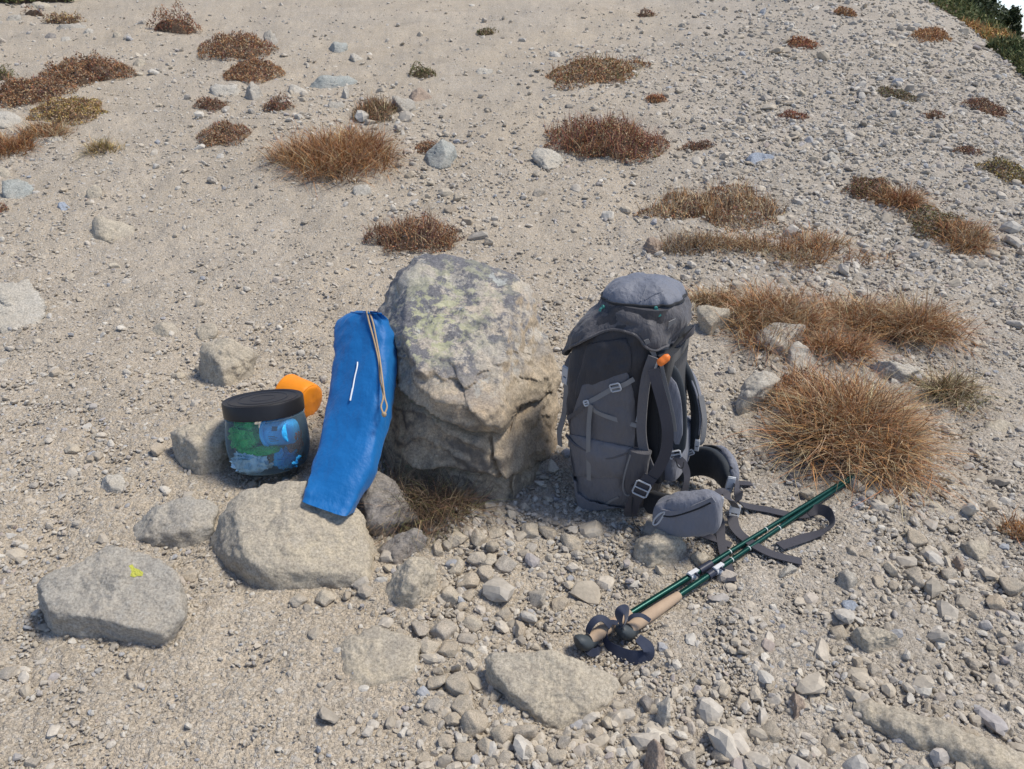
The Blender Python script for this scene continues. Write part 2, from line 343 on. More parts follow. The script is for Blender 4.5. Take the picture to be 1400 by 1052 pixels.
# ------------------------------------------------------------ rocks one by one
spot_rock = rock([(47, 781), (74, 757), (149, 736), (196, 737), (227, 757), (243, 785), (252, 828), (250, 851), (235, 875), (211, 893), (164, 887), (129, 875), (66, 869), (51, 824)],
     'squarish grey rock with a bright yellow lichen spot and dark front face, nearest at left', 'grey', thick=.24, sub=6, p=60, rough=.7,
     extra=[(-8, -4, 140, 800, .02), (62, 42, 215, 800, .03), (-5, 66, 150, 752, .07)], top=(55, 6), face=(0, 3), side=(12, 6))
sack_rock = rock([(285, 739), (299, 704), (319, 680), (343, 664), (373, 654), (408, 652), (450, 664), (484, 712), (515, 744), (521, 766), (519, 786), (496, 797), (440, 805), (398, 808), (346, 802), (323, 788), (289, 771), (281, 751)],
     'broad tan rock lying under the foot of the blue sack', 'tan', thick=.36, sub=6, p=50, rough=.6,
     extra=[(-48, 22, 330, 745, .06), (5, 52, 420, 740, .07), (30, 60, 480, 745, .1), (0, 78, 400, 680, .2)], top=(52, 5), face=(6, 8))
rock([(166, 732), (204, 691), (219, 685), (251, 678), (282, 681), (297, 699), (286, 738), (243, 751), (219, 744)],
     'grey rock wedged between the yellow-spotted rock and the broad rock under the sack', 'grey', thick=.17, sub=5, extra=[(-20, 55, 220, 705, .04), (35, 45, 270, 710, .04)])
rock([(478, 692), (488, 655), (505, 642), (520, 644), (545, 665), (580, 712), (578, 719), (550, 724), (520, 736), (496, 731)],
     'dark brown rock with a blunt snout, tucked behind the right foot of the blue sack', 'dark', thick=.2, sub=5, extra=[(30, 58, 540, 690, .06), (-40, 30, 495, 700, .04)], face=(-8, 6))
rock([(516, 752), (538, 734), (575, 722), (589, 733), (588, 748), (565, 760), (540, 772), (520, 768)],
     'low brownish rock beneath the snout of the dark rock', 'dark', thick=.12, sub=5)
rock([(524, 815), (531, 797), (545, 783), (558, 763), (585, 762), (601, 776), (606, 795), (590, 816), (565, 834), (545, 829)],
     'rounded tan rock in front of the dry grass at the boulder foot', 'tan', thick=.13, sub=5)
rock([(233, 594), (247, 580), (294, 573), (320, 577), (326, 630), (300, 646), (274, 652), (253, 640), (236, 618)],
     'tan rock standing against the left side of the clear canister', 'tan', thick=.17, sub=5, extra=[(-40, 30, 250, 600, .03), (25, 5, 300, 620, .02), (0, 65, 280, 585, .06)])
rock([(268, 492), (280, 470), (306, 460), (328, 468), (362, 496), (352, 514), (308, 531), (270, 514)],
     'rough tan rock on bare ground behind the black canister lid', 'tan', thick=.2, sub=5, extra=[(25, -5, 335, 510, .03), (-30, 48, 290, 485, .04)])
rock([(-60, 368), (0, 364), (40, 370), (66, 377), (78, 400), (76, 416), (60, 442), (40, 464), (0, 466), (-60, 460)],
     'large pale tan rock cut by the left picture edge', 'pale', thick=.36, sub=6, extra=[(-25, -6, 20, 440, .02), (30, 25, 60, 420, .05), (0, 66, 20, 385, .12)], top=(48, 6), side=(15, 6), face=(0, 5))
rock([(120, 313), (135, 295), (165, 300), (193, 318), (191, 336), (160, 335), (130, 328)], 'low brown-grey rock on the bare slope above the left edge rock', 'tan', thick=.2, extra=[(-25, -5, 150, 322, .02)])
rock([(661, 919), (669, 894), (710, 890), (753, 889), (796, 899), (824, 913), (849, 926), (850, 951), (813, 977), (787, 988), (766, 995), (736, 991), (693, 960), (667, 938)],
     'large flat-topped tan rock in the rubble below the pole handles', 'tan', thick=.24, sub=6, p=60, rough=.75,
     extra=[(-50, -4, 700, 945, .05), (15, 56, 790, 945, .06), (-5, 72, 740, 905, .12), (45, 40, 830, 945, .08)], top=(56, 5), face=(4, 6))
rock([(864, 761), (871, 738), (894, 722), (927, 723), (939, 745), (937, 762), (924, 772), (888, 779)], 'knobbly tan rock directly under the hip belt pouch', 'tan', thick=.11, sub=5, extra=[(15, 40, 905, 745, .02)])
rock([(942, 762), (950, 752), (975, 757), (972, 772), (957, 778)], 'small smooth ochre rock beside the knobbly rock under the pouch', 'tan', thick=.06)
# right side, by the grass
rock([(949, 424), (953, 418), (985, 416), (1005, 419), (1003, 428), (991, 458), (982, 468), (954, 450)], 'block-shaped rock with a pale top and dark right edge, just right of the backpack top', 'tan', thick=.2, sub=5, p=60, rough=.5,
     extra=[(60, -5, 992, 440, .1), (-20, 5, 970, 440, .01), (20, 40, 985, 435, .03)], face=(0, 4))
rock([(1025, 465), (1043, 443), (1088, 432), (1102, 438), (1103, 462), (1085, 478), (1073, 487), (1040, 478)], 'grey rock leaning on a pointed rock in the dry grass', 'pale', thick=.24, sub=5, extra=[(-30, 30, 1045, 465, .05), (0, 62, 1070, 445, .08)])
rock([(1070, 505), (1072, 490), (1084, 462), (1107, 476), (1127, 497), (1088, 508)], 'pointed pale rock with a sharp crest in front of the grey rock', 'pale', thick=.16, p=70, extra=[(-40, 20, 1080, 490, .02), (40, 35, 1105, 490, .03)])
rock([(1001, 550), (1008, 528), (1021, 513), (1047, 504), (1069, 517), (1067, 532), (1051, 562), (1021, 575), (1004, 570)], 'rounded grey rock against the left end of the largest grass tussock', 'pale', thick=.22, sub=5, extra=[(-20, 20, 1025, 550, .03)])
rock([(1165, 487), (1203, 481), (1250, 486), (1275, 498), (1268, 521), (1244, 533), (1200, 512)], 'long pale rock half sunk behind the largest grass tussock', 'pale', thick=.2, sub=5)
rock([(1340, 580), (1352, 568), (1384, 571), (1425, 592), (1412, 603), (1370, 602)], 'low rock sunk in the dirt at right edge beside dry grass', 'tan', thick=.2)
rock([(870, 330), (878, 322), (895, 323), (913, 340), (906, 352), (885, 347)], 'brownish rock lying behind the backpack lid at the edge of thin grass', 'brown', thick=.16)
rock([(1060, 786), (1078, 765), (1095, 777), (1088, 788), (1070, 792)], 'bright pale stone just past the tip of the loose black webbing', 'pale', thick=.06, name='stone', cat='stone')
rock([(1141, 783), (1154, 773), (1182, 790), (1180, 801), (1160, 812), (1143, 800)], 'grey split stone with a bright right face on the open gravel right of the poles', 'grey', thick=.08, p=60, extra=[(-40, 10, 1155, 800, .01), (40, 45, 1170, 792, .02)])
rock([(1146, 826), (1152, 817), (1174, 817), (1178, 830), (1165, 836), (1150, 834)], 'flat purplish-grey stone below the split grey stone', 'blue', thick=.07, flat=.022, name='stone', cat='stone')
rock([(1157, 864), (1168, 857), (1201, 856), (1227, 860), (1242, 878), (1220, 886), (1187, 894), (1172, 886)], 'flat wedge-shaped tan rock alone on the gravel at lower right', 'tan', thick=.13, sub=5, flat=.05)
rock([(1306, 745), (1325, 730), (1360, 737), (1384, 757), (1377, 773), (1360, 780), (1330, 766)], 'half-buried domed tan rock at the right edge of the gravel', 'tan', thick=.2, sub=5)
rock([(1294, 765), (1305, 755), (1328, 775), (1327, 786), (1310, 782)], 'reddish-brown stone beside the half-buried domed rock', 'brown', thick=.06, name='stone', cat='stone')
rp = np.array([hit(*q) for q in ((1166, 966), (1185, 974), (1225, 990), (1275, 1012), (1330, 1036), (1390, 1062), (1440, 1086))]); rb = rp[3]; rr_ = m(30, rb) * np.array([.35, .7, .85, .95, 1.05, 1.1, .8]); RG = []
for k_ in range(len(rp)):
    d_ = rp[min(k_ + 1, 6)] - rp[max(k_ - 1, 0)]; d_ /= np.linalg.norm(d_); s_ = np.cross(d_, [0, 0, 1.]); s_ /= np.linalg.norm(s_)
    RG.append([rp[k_] + np.array([0, 0, -.006]) + rr_[k_] * (np.sign(math.cos(a)) * abs(math.cos(a)) ** .8 * s_ + math.sin(a) * np.array([0, 0, .95])) for a in np.linspace(0, 2 * math.pi, 56, endpoint=False)])
RG = np.array(RG); tq = np.linspace(0, 6, 110); RG = np.stack([np.stack([np.interp(tq, range(7), RG[:, a, c]) for c in range(3)], 1) for a in range(56)], 1); V_ = RG.reshape(-1, 3); cc_ = np.repeat(RG.mean(1), 56, 0)
V_ = V_ + (V_ - cc_) * (.28 * fbm(V_ * 16, 4) + .10 * fbm(V_ * 60, 3))[:, None]; ix = np.arange(110 * 56).reshape(110, 56); nx = np.roll(ix, -1, 1)
tag(link('rock', mesh_np('rock', V_ - rb, np.stack([ix[:-1], nx[:-1], nx[1:], ix[1:]], 2).reshape(-1, 4), 4), M['tan'], loc=rb), 'long low weathered rock rib running down to the bottom right corner', 'rock')
rock([(1212, 1062), (1225, 1042), (1245, 1035), (1275, 1036), (1292, 1056), (1290, 1085), (1215, 1085)], 'pale rounded rock cut by the bottom edge below the long rock rib', 'grey', thick=.12, sub=5)
rock([(870, 1042), (880, 1012), (893, 1006), (908, 1015), (917, 1050), (912, 1085), (873, 1085)], 'brown rough rock cut by the bottom edge below the upright pale stone', 'brown', thick=.10, sub=5)
rock([(891, 975), (903, 956), (915, 944), (922, 985), (912, 1005), (897, 998)], 'upright pale stone with a pointed top right of the flat-topped rock', 'pale', thick=.06, p=60, name='stone', cat='stone')
rock([(870, 962), (880, 950), (896, 955), (895, 975), (878, 979)], 'dark grey stone behind the upright pale stone', 'dark', thick=.05, name='stone', cat='stone')
rock([(1072, 948), (1082, 930), (1098, 942), (1108, 975), (1105, 990), (1092, 1005), (1075, 990)], 'flat pinkish-brown slab bedded in gravel near the bottom centre right', 'brown', thick=.10, sub=5, flat=.022)
rock([(1341, 990), (1347, 955), (1358, 965), (1376, 986), (1360, 992)], 'small triangular pale stone near the lower right corner', 'pale', thick=.06, p=60, name='stone', cat='stone')
rock([(1368, 960), (1375, 950), (1390, 965), (1389, 985), (1378, 984)], 'dark-sided stone right of the triangular pale stone', 'grey', thick=.05, name='stone', cat='stone')
rock([(430, 925), (455, 890), (480, 858), (545, 842), (577, 880), (568, 925), (500, 940)], 'half-buried earth-coloured slab in the pale dirt left of the rubble', 'tan', thick=.26, sub=5, rough=.8, top=(64, 3), side=(40, 6), face=(30, 6), bury=.06, flat=.014)
rock([(137, 666), (146, 649), (174, 656), (169, 673), (150, 672)], 'small blocky pale stone left of the wedged grey rock', 'pale', thick=.06, name='stone', cat='stone')
rock([(205, 455), (218, 440), (244, 446), (246, 456), (225, 461)], 'low crumbling tan rock on bare dirt left of the rough tan rock', 'tan', thick=.12)
rock([(266, 466), (270, 447), (288, 440), (299, 450), (296, 464)], 'small tan rock touching the back of the rough tan rock', 'tan', thick=.09)
# the middle and far slope
rock([(577, 215), (590, 202), (605, 190), (622, 198), (631, 210), (615, 229), (601, 233), (588, 228)], 'pyramid-shaped grey-green rock on the slope above the boulder', 'green', thick=.24, sub=5, p=60, rough=.6, extra=[(-35, 25, 590, 215, .05), (35, 35, 615, 212, .05)])
rock([(726, 208), (733, 203), (755, 203), (776, 222), (756, 236), (731, 228)], 'pale flat rock left of the big rust-green shrub', 'pale', thick=.28, sub=5, extra=[(10, 45, 750, 215, .05)])
rock([(420, 119), (440, 104), (485, 106), (492, 112), (470, 119), (425, 126)], 'long flat greenish slab resting on the slope among red shrubs', 'green', thick=.35, p=60, extra=[(0, 75, 455, 108, .12)])
rock([(442, 64), (452, 57), (475, 59), (479, 66), (462, 75)], 'greenish block, upper of two rocks on the smooth slope', 'green', thick=.25, p=60)
rock([(472, 79), (485, 72), (495, 78), (507, 86), (492, 88)], 'flat sloping pale rock below the greenish block', 'pale', thick=.25, p=60)
rock([(524, 145), (540, 132), (566, 136), (569, 153), (555, 158)], 'grey blocky rock right of the olive shrub', 'grey', thick=.25)
rock([(555, 129), (575, 119), (592, 132), (591, 143), (566, 141)], 'pinkish-brown rounded rock behind the grey blocky rock', 'brown', thick=.25)
rock([(283, 124), (290, 117), (313, 113), (335, 118), (318, 134), (300, 137)], 'pale boulder-like rock between dark red shrubs, left of a grey pointed rock', 'pale', thick=.3)
rock([(331, 131), (345, 112), (361, 127), (350, 138)], 'grey pointed rock beside the pale rock among red shrubs', 'grey', thick=.2, p=60)
rock([(358, 46), (370, 40), (380, 58), (374, 67), (361, 63)], 'pale rock at the right end of a red shrub high on the slope', 'grey', thick=.25)
rock([(330, 62), (338, 52), (348, 54), (350, 67), (336, 70)], 'small green-grey rock in the middle of the high red shrub', 'green', thick=.2)
rock([(390, 120), (400, 115), (420, 124), (416, 130), (398, 130)], 'small pale rock left of the long greenish slab', 'pale', thick=.15)
rock([(443, 150), (452, 139), (470, 140), (474, 147), (455, 152)], 'small grey rock behind the big orange tussock', 'grey', thick=.16)
rock([(465, 133), (472, 118), (479, 119), (481, 130), (474, 137)], 'small upright pale stone in front of the long greenish slab', 'pale', thick=.12, name='stone', cat='stone')
rock([(481, 262), (484, 254), (505, 252), (508, 264), (490, 270)], 'flat white stone right below the big orange tussock', 'pale', thick=.12, name='stone', cat='stone')
rock([(-16, 150), (10, 148), (28, 156), (39, 173), (30, 181), (-16, 175)], 'pale rock at the left edge under the long red shrub mat', 'pale', thick=.35)
rock([(-16, 182), (0, 178), (14, 186), (12, 202), (-16, 206)], 'brownish rock cut by the left edge beside tan grass', 'tan', thick=.25)
rock([(42, 207), (43, 190), (80, 183), (92, 184), (86, 197), (60, 205)], 'cream-coloured flat rock below the orange grass at upper left', 'pale', thick=.3, extra=[(-20, 15, 60, 200, .02)])
rock([(3, 268), (8, 248), (32, 245), (49, 262), (40, 277), (10, 279)], 'blue-grey cracked rock near the left edge', 'green', thick=.28, sub=5)
rock([(-12, 232), (0, 226), (16, 236), (14, 246), (-12, 249)], 'dull rock at the left edge behind the blue-grey cracked rock', 'tan', thick=.2)
rock([(28, 13), (40, 5), (66, 3), (77, 14), (60, 20), (35, 19)], 'tan rock on the crest at the upper left corner beside dark green bushes', 'tan', thick=.4)
rock([(7, 29), (12, 22), (30, 20), (33, 26), (18, 32)], 'pair-like flat grey rock below the crest rock at upper left', 'grey', thick=.25)
rock([(59, 52), (68, 45), (79, 48), (77, 55), (64, 56)], 'dark lone rock on the pale slope near the upper left corner', 'dark', thick=.2)
rock([(80, 60), (85, 51), (100, 50), (97, 58), (86, 62)], 'pale small rock just right of the dark lone rock', 'pale', thick=.2)
rock([(112, 47), (120, 39), (131, 40), (130, 48), (118, 49)], 'pale rock at the right end of the upper left rock cluster', 'pale', thick=.2)
rock([(76, 40), (92, 33), (120, 34), (116, 40), (90, 42)], 'flat grey rock in the upper left rock cluster under a yellowish shrub', 'grey', thick=.25)
rock([(1018, 223), (1025, 208), (1048, 207), (1065, 217), (1048, 228)], 'flat blue-grey rock alone on the scree behind the backpack', 'blue', thick=.25, sub=5)
rock([(1121, 217), (1133, 204), (1154, 219), (1147, 228)], 'pale pyramid-like rock right of the flat blue-grey rock', 'pale', thick=.22, p=60)
rock([(648, 101), (655, 92), (675, 95), (673, 103), (655, 104)], 'small white rock alone on the smooth middle slope', 'pale', thick=.2)
rock([(1138, 325), (1150, 313), (1160, 322), (1155, 329)], 'small pale rock in thin grass at right', 'pale', thick=.12)
rock([(1028, 121), (1034, 116), (1044, 121), (1038, 127)], 'small white rock on the far right scree', 'pale', thick=.16)
rock([(150, 48), (160, 44), (168, 47), (160, 54)], 'small flat brownish stone right of the upper left rock cluster', 'tan', thick=.15, name='stone', cat='stone')
rock([(180, 88), (190, 80), (202, 86), (198, 94), (186, 95)], 'half-sunk tan rock at the tip of the long red shrub mat', 'tan', thick=.2)
rock([(85, 323), (92, 319), (107, 322), (104, 328), (92, 329)], 'small grey stone left of the low brown-grey rock', 'grey', thick=.1, name='stone', cat='stone')
rock([(77, 283), (82, 276), (92, 277), (95, 285), (86, 290)], 'small bluish stone on the bare slope near the left edge', 'blue', thick=.1, name='stone', cat='stone')
rock([(118, 275), (122, 257), (132, 252), (140, 262), (136, 273)], 'small tan stone half sunk right of the bluish stone', 'tan', thick=.1, name='stone', cat='stone')
rock([(812, 1004), (818, 998), (830, 1002), (829, 1013), (818, 1014)], 'small bright blue-grey stone below the flat-topped rock', 'blue', thick=.03, name='stone', cat='stone')

# ------------------------------------------------------------ loose stones: shared shapes, each stone its own object
rs = np.random.default_rng(5)
def proto(k, sub, p=40, rough=1.1, flat=.6):
    g = np.random.default_rng(100 + k); pl = []
    for _ in range(11):
        n = g.normal(size=3); n /= np.linalg.norm(n); pl.append((n, g.uniform(.55, 1.0)))
    for n in ((1, 0, 0), (-1, 0, 0), (0, 1, 0), (0, -1, 0), (0, 0, 1), (0, 0, -1)):
        pl.append((np.array(n, float), g.uniform(.8, 1)))
    V, Fc = solid(pl, sub, p, .9, k + 1.0, rough); V = V * np.array([1, g.uniform(.62, .9), flat * g.uniform(.8, 1.2)])
    V /= np.abs(V[:, :2]).max(); return V * .5, Fc          # unit length 1
stone_mesh = [mesh_np('stone', *proto(k, 4, 50, .8)) for k in range(14)]
slab_mesh = [mesh_np('slab', *proto(40 + k, 3, 60, .6, .3)) for k in range(5)]
for me_ in stone_mesh + slab_mesh: me_.materials.append(M['stone']); me_.polygons.foreach_set('use_smooth', np.ones(len(me_.polygons), bool))
tone = {k: None for k in range(14)}
def stone(P, size, label, group, rz=None, slab=False, lift=.1):
    ms = slab_mesh if slab else stone_mesh; o = bpy.data.objects.new('stone', ms[int(rs.integers(len(ms)))]); col.objects.link(o)
    o.location = (P[0], P[1], ground(P[0], P[1]) + size * lift); o.scale = (size, size * rs.uniform(.8, 1.15), size * rs.uniform(.8, 1.2))
    o.rotation_euler = (rs.normal() * .25, rs.normal() * .25, rs.uniform(0, 6.28) if rz is None else rz); return tag(o, label, 'stone', group)
REG = {'a': ('angular stone in the rubble fan at the foot of the boulder', 'stones in the rubble fan below the boulder'),
       'b': ('loose stone in the coarse rubble around the flat-topped front rock', 'stones around the flat-topped front rock'),
       'c': ('grey stone bedded in the gravel along the bottom right of the view', 'stones in the lower right gravel'),
       'd': ('loose stone on the open gravel right of the trekking poles', 'stones right of the trekking poles'),
       'e': ('small stone on the pale bare dirt left of the canister', 'stones on the bare dirt at left'),
       'f': ('broken stone on the grey scree slope at upper right', 'stones of the upper right scree'),
       'g': ('stone scattered on the upper left slope among red shrubs', 'stones of the upper left slope'),
       'h': ('loose stone lying between the boulder and the grass behind it', 'stones on the slope behind the boulder')}
ST = []                                   # picked out one by one: place, length in the picture, region
for px, py, s, k in [(622, 735, 26, 'a'), (655, 733, 30, 'a'), (678, 728, 20, 'a'), (655, 762, 30, 'a'), (668, 765, 30, 'a'), (690, 770, 28, 'a'), (672, 745, 24, 'a'), (665, 782, 26, 'a'), (724, 722, 26, 'a'), (752, 726, 28, 'a'), (780, 740, 28, 'a'),
    (625, 772, 26, 'a'), (640, 790, 32, 'a'), (616, 810, 34, 'a'), (632, 826, 20, 'a'), (598, 748, 24, 'a'), (596, 835, 14, 'a'), (576, 855, 30, 'a'), (608, 855, 34, 'a'), (648, 850, 28, 'a'), (712, 858, 34, 'a'), (735, 815, 34, 'a'), (765, 822, 26, 'a'),
    (690, 840, 20, 'a'), (718, 838, 20, 'a'), (665, 808, 18, 'a'), (640, 812, 16, 'a'), (570, 730, 20, 'a'), (704, 700, 16, 'a'), (715, 690, 18, 'a'), (695, 712, 14, 'a'), (640, 722, 18, 'a'), (660, 705, 14, 'a'), (612, 745, 16, 'a'),
    (585, 880, 28, 'b'), (612, 885, 30, 'b'), (640, 870, 26, 'b'), (645, 890, 26, 'b'), (598, 930, 26, 'b'), (629, 932, 38, 'b'), (595, 960, 24, 'b'), (633, 960, 36, 'b'), (620, 980, 24, 'b'), (650, 985, 34, 'b'), (610, 1010, 24, 'b'), (634, 1025, 30, 'b'),
    (665, 1017, 24, 'b'), (690, 1000, 34, 'b'), (716, 997, 36, 'b'), (716, 1028, 26, 'b'), (760, 1030, 30, 'b'), (790, 1003, 22, 'b'), (770, 1012, 22, 'b'), (800, 1022, 20, 'b'), (830, 985, 26, 'b'), (835, 1005, 18, 'b'), (815, 1003, 24, 'b'), (600, 915, 16, 'b'),
    (690, 1035, 20, 'b'), (672, 1040, 18, 'b'), (580, 1035, 20, 'b'), (582, 985, 16, 'b'), (662, 960, 18, 'b'), (675, 950, 16, 'b'), (855, 925, 20, 'b'),
    (942, 1040, 26, 'c'), (955, 1025, 20, 'c'), (990, 938, 28, 'c'), (1015, 957, 22, 'c'), (1054, 1000, 28, 'c'), (998, 985, 18, 'c'), (959, 980, 14, 'c'), (1053, 935, 18, 'c'), (1015, 887, 20, 'c'), (1011, 908, 12, 'c'), (963, 930, 16, 'c'), (1026, 1045, 30, 'c'),
    (1100, 1030, 20, 'c'), (1032, 1037, 20, 'c'), (1060, 1040, 18, 'c'), (1085, 1040, 16, 'c'), (1193, 1035, 24, 'c'), (1160, 1018, 16, 'c'), (1135, 1015, 24, 'c'), (1235, 1025, 12, 'c'), (985, 1030, 22, 'c'), (915, 1010, 14, 'c'), (1300, 990, 18, 'c'), (1325, 1000, 20, 'c'), (1370, 1000, 18, 'c'),
    (1382, 1030, 20, 'c'), (1268, 965, 18, 'c'), (1280, 980, 14, 'c'), (1280, 970, 18, 'c'), (1355, 885, 14, 'c'), (1325, 890, 14, 'c'), (1330, 905, 20, 'c'), (1335, 920, 16, 'c'), (1380, 890, 18, 'c'),
    (1250, 733, 26, 'd'), (1215, 773, 26, 'd'), (1200, 792, 22, 'd'), (1250, 788, 30, 'd'), (1165, 752, 18, 'd'), (1182, 757, 16, 'd'), (1220, 798, 18, 'd'), (1240, 800, 20, 'd'), (1295, 780, 26, 'd'), (1205, 735, 18, 'd'), (1255, 762, 14, 'd'), (1290, 747, 18, 'd'),
    (1360, 822, 30, 'd'), (1380, 797, 30, 'd'), (1330, 838, 18, 'd'), (1145, 862, 20, 'd'), (1140, 885, 20, 'd'), (1172, 903, 16, 'd'), (1196, 912, 22, 'd'), (1214, 912, 12, 'd'), (1270, 880, 16, 'd'), (1240, 700, 14, 'd'), (1212, 702, 12, 'd'), (1130, 720, 12, 'd'), (1101, 672, 26, 'd'), (1172, 663, 24, 'd'), (1050, 850, 12, 'd'), (1045, 815, 10, 'd'), (1300, 720, 18, 'd'), (1275, 690, 18, 'd'), (1355, 690, 18, 'd'), (1260, 850, 14, 'd'),
    (100, 612, 20, 'e'), (125, 625, 18, 'e'), (135, 622, 16, 'e'), (215, 612, 26, 'e'), (245, 513, 16, 'e'), (78, 508, 18, 'e'), (228, 775, 22, 'e'), (260, 785, 20, 'e'), (230, 660, 12, 'e'), (420, 830, 14, 'e'), (430, 865, 16, 'e'), (8, 918, 22, 'e'), (180, 920, 16, 'e'), (120, 932, 10, 'e'), (215, 985, 10, 'e'), (45, 1040, 18, 'e'), (157, 362, 14, 'e'), (95, 378, 16, 'e'), (110, 408, 12, 'e'), (408, 818, 22, 'e'), (445, 815, 26, 'e'), (500, 805, 22, 'e'), (475, 812, 16, 'e'),
    (500, 770, 14, 'a'), (530, 775, 14, 'a'),
    (610, 262, 20, 'h'), (590, 250, 12, 'h'), (615, 285, 16, 'h'), (640, 300, 16, 'h'), (735, 262, 18, 'h'), (690, 170, 12, 'h'), (580, 240, 10, 'h'), (560, 238, 14, 'h'), (545, 225, 12, 'h'), (625, 270, 14, 'h'), (655, 310, 12, 'h'), (670, 330, 14, 'h'), (770, 505, 10, 'h'), (760, 460, 12, 'h'), (533, 190, 14, 'h'), (545, 175, 14, 'h'), (528, 200, 12, 'h'), (505, 165, 16, 'h')]:
    ST.append((px, py, s, k, 0))
r2 = random.Random(3)
def spread(n, box, smin, smax, k, slab=0.):
    for _ in range(n):
        x, y = r2.uniform(box[0], box[2]), r2.uniform(box[1], box[3]); ST.append((x, y, smin + (smax - smin) * r2.random() ** 2.2, k, r2.random() < slab))
spread(62, (930, 40, 1400, 480), 9, 22, 'f', .6); spread(14, (800, 60, 940, 240), 8, 16, 'f', .5)
spread(16, (20, 40, 560, 300), 7, 14, 'g', .4); spread(8, (280, 95, 560, 165), 8, 16, 'g', .4)
ANC = [('the squarish yellow-spotted rock', 150, 815, 90), ('the broad rock under the blue sack', 400, 740, 110), ('the rounded tan rock', 565, 798, 42), ('the dry grass at the boulder foot', 590, 680, 60), ('the boulder', 650, 640, 110),
    ('the backpack base', 835, 700, 50), ('the flat-topped tan rock', 755, 945, 95), ('the grey pole knobs', 810, 880, 40), ('the rock under the pouch', 900, 750, 40), ('the upright pale stone', 908, 975, 30), ('the brown rock at the bottom edge', 893, 1040, 26),
    ('the pinkish-brown slab', 1090, 968, 36), ('the long rock rib', 1290, 1010, 90), ('the triangular pale stone', 1358, 975, 20), ('the wedge-shaped tan rock', 1198, 875, 45), ('the grey split stone', 1160, 793, 24), ('the purplish-grey stone', 1162, 827, 18), ('the half-buried domed rock', 1345, 757, 40),
    ('the loose webbing loop', 1110, 725, 40), ('the largest grass tussock', 1190, 610, 110), ('the clear canister', 368, 605, 60), ('the rough tan rock', 312, 495, 46), ('the large left edge rock', 35, 415, 50), ('the low brown-grey rock', 157, 315, 40), ('the half-buried slab', 505, 900, 65), ('the wedged grey rock', 232, 715, 60),
    ('the pyramid-shaped rock', 604, 212, 28), ('the pale flat rock', 751, 218, 28), ('the big orange tussock', 462, 205, 75), ('the dark mat behind the boulder', 565, 318, 70), ('the big rust and green shrub', 830, 188, 75), ('the small orange-red cushion', 896, 134, 18), ('the flat blue-grey rock', 1040, 217, 26), ('the pale pyramid-like rock', 1138, 216, 20),
    ('the brown shrub patch', 975, 280, 85), ('the bright red patch', 1097, 58, 22), ('the small red patch', 1085, 157, 20), ('the dim olive mat', 1226, 128, 28), ('the maroon scrap', 1274, 156, 18), ('the small red mat', 1348, 144, 26), ('the red and green mat', 1190, 255, 36), ('the dark green-brown mat', 1278, 300, 36),
    ('the orange strip grass', 1320, 320, 45), ('the yellow and grey shrub', 1375, 232, 34), ('the orange heather patch', 1274, 47, 22), ('the faint orange patch', 1155, 15, 18), ('the rust grass clump', 1255, 435, 55), ('the tan and rust grass', 1178, 430, 48), ('the slanting red-brown mat', 813, 95, 50), ('the dark red cushion', 955, 197, 24),
    ('the long greenish slab', 455, 115, 38), ('the lone red-brown cushion', 308, 180, 34), ('the small maroon cushion', 380, 140, 22), ('the long red shrub mat', 120, 92, 60), ('the yellow and brown mat', 98, 148, 48), ('the yellow tuft', 139, 198, 18), ('the cream-coloured rock', 67, 194, 28), ('the round dark red shrub', 240, 30, 36), ('the rust mat', 345, 95, 42), ('the olive shrub', 515, 150, 32), ('the round green cushion', 576, 96, 22), ('the high greenish block', 460, 66, 22)]
def near_label(px, py):
    b = min(ANC, key=lambda a: math.hypot(px - a[1], (py - a[2]) * 1.4) - a[3] * .8); dx, dy = px - b[1], (py - b[2]) * 1.5
    if abs(dx) > 2.2 * abs(dy): d = 'left of' if dx < 0 else 'right of'
    elif abs(dy) > 2.2 * abs(dx): d = 'behind' if dy < 0 else 'in front of'
    else: d = ('behind' if dy < 0 else 'in front') + (' and left of' if dx < 0 else ' and right of')
    return d + ' ' + b[0]
BY = {}
for q in ST: BY.setdefault((near_label(q[0], q[1]), q[4]), []).append(q)
SZ = {1: ['loose'], 2: ['larger loose', 'smaller loose'], 3: ['largest loose', 'middle-sized loose', 'smallest loose']}
for (nl, sb), qs in BY.items():
    qs.sort(key=lambda q: -q[2]); wd = SZ.get(len(qs)) or ['largest loose'] + ['middling loose'] * (len(qs) - 2) + ['smallest loose']
    for (px, py, s, k, _), w_ in zip(qs, wd):
        P = hit(px, py + s * .25); stone(P, m(s, P) * 1.05, '%s %s %s' % (w_, 'flat stone' if sb else 'stone', nl), REG[k][1], slab=bool(sb), lift=.12 if not sb else .06)
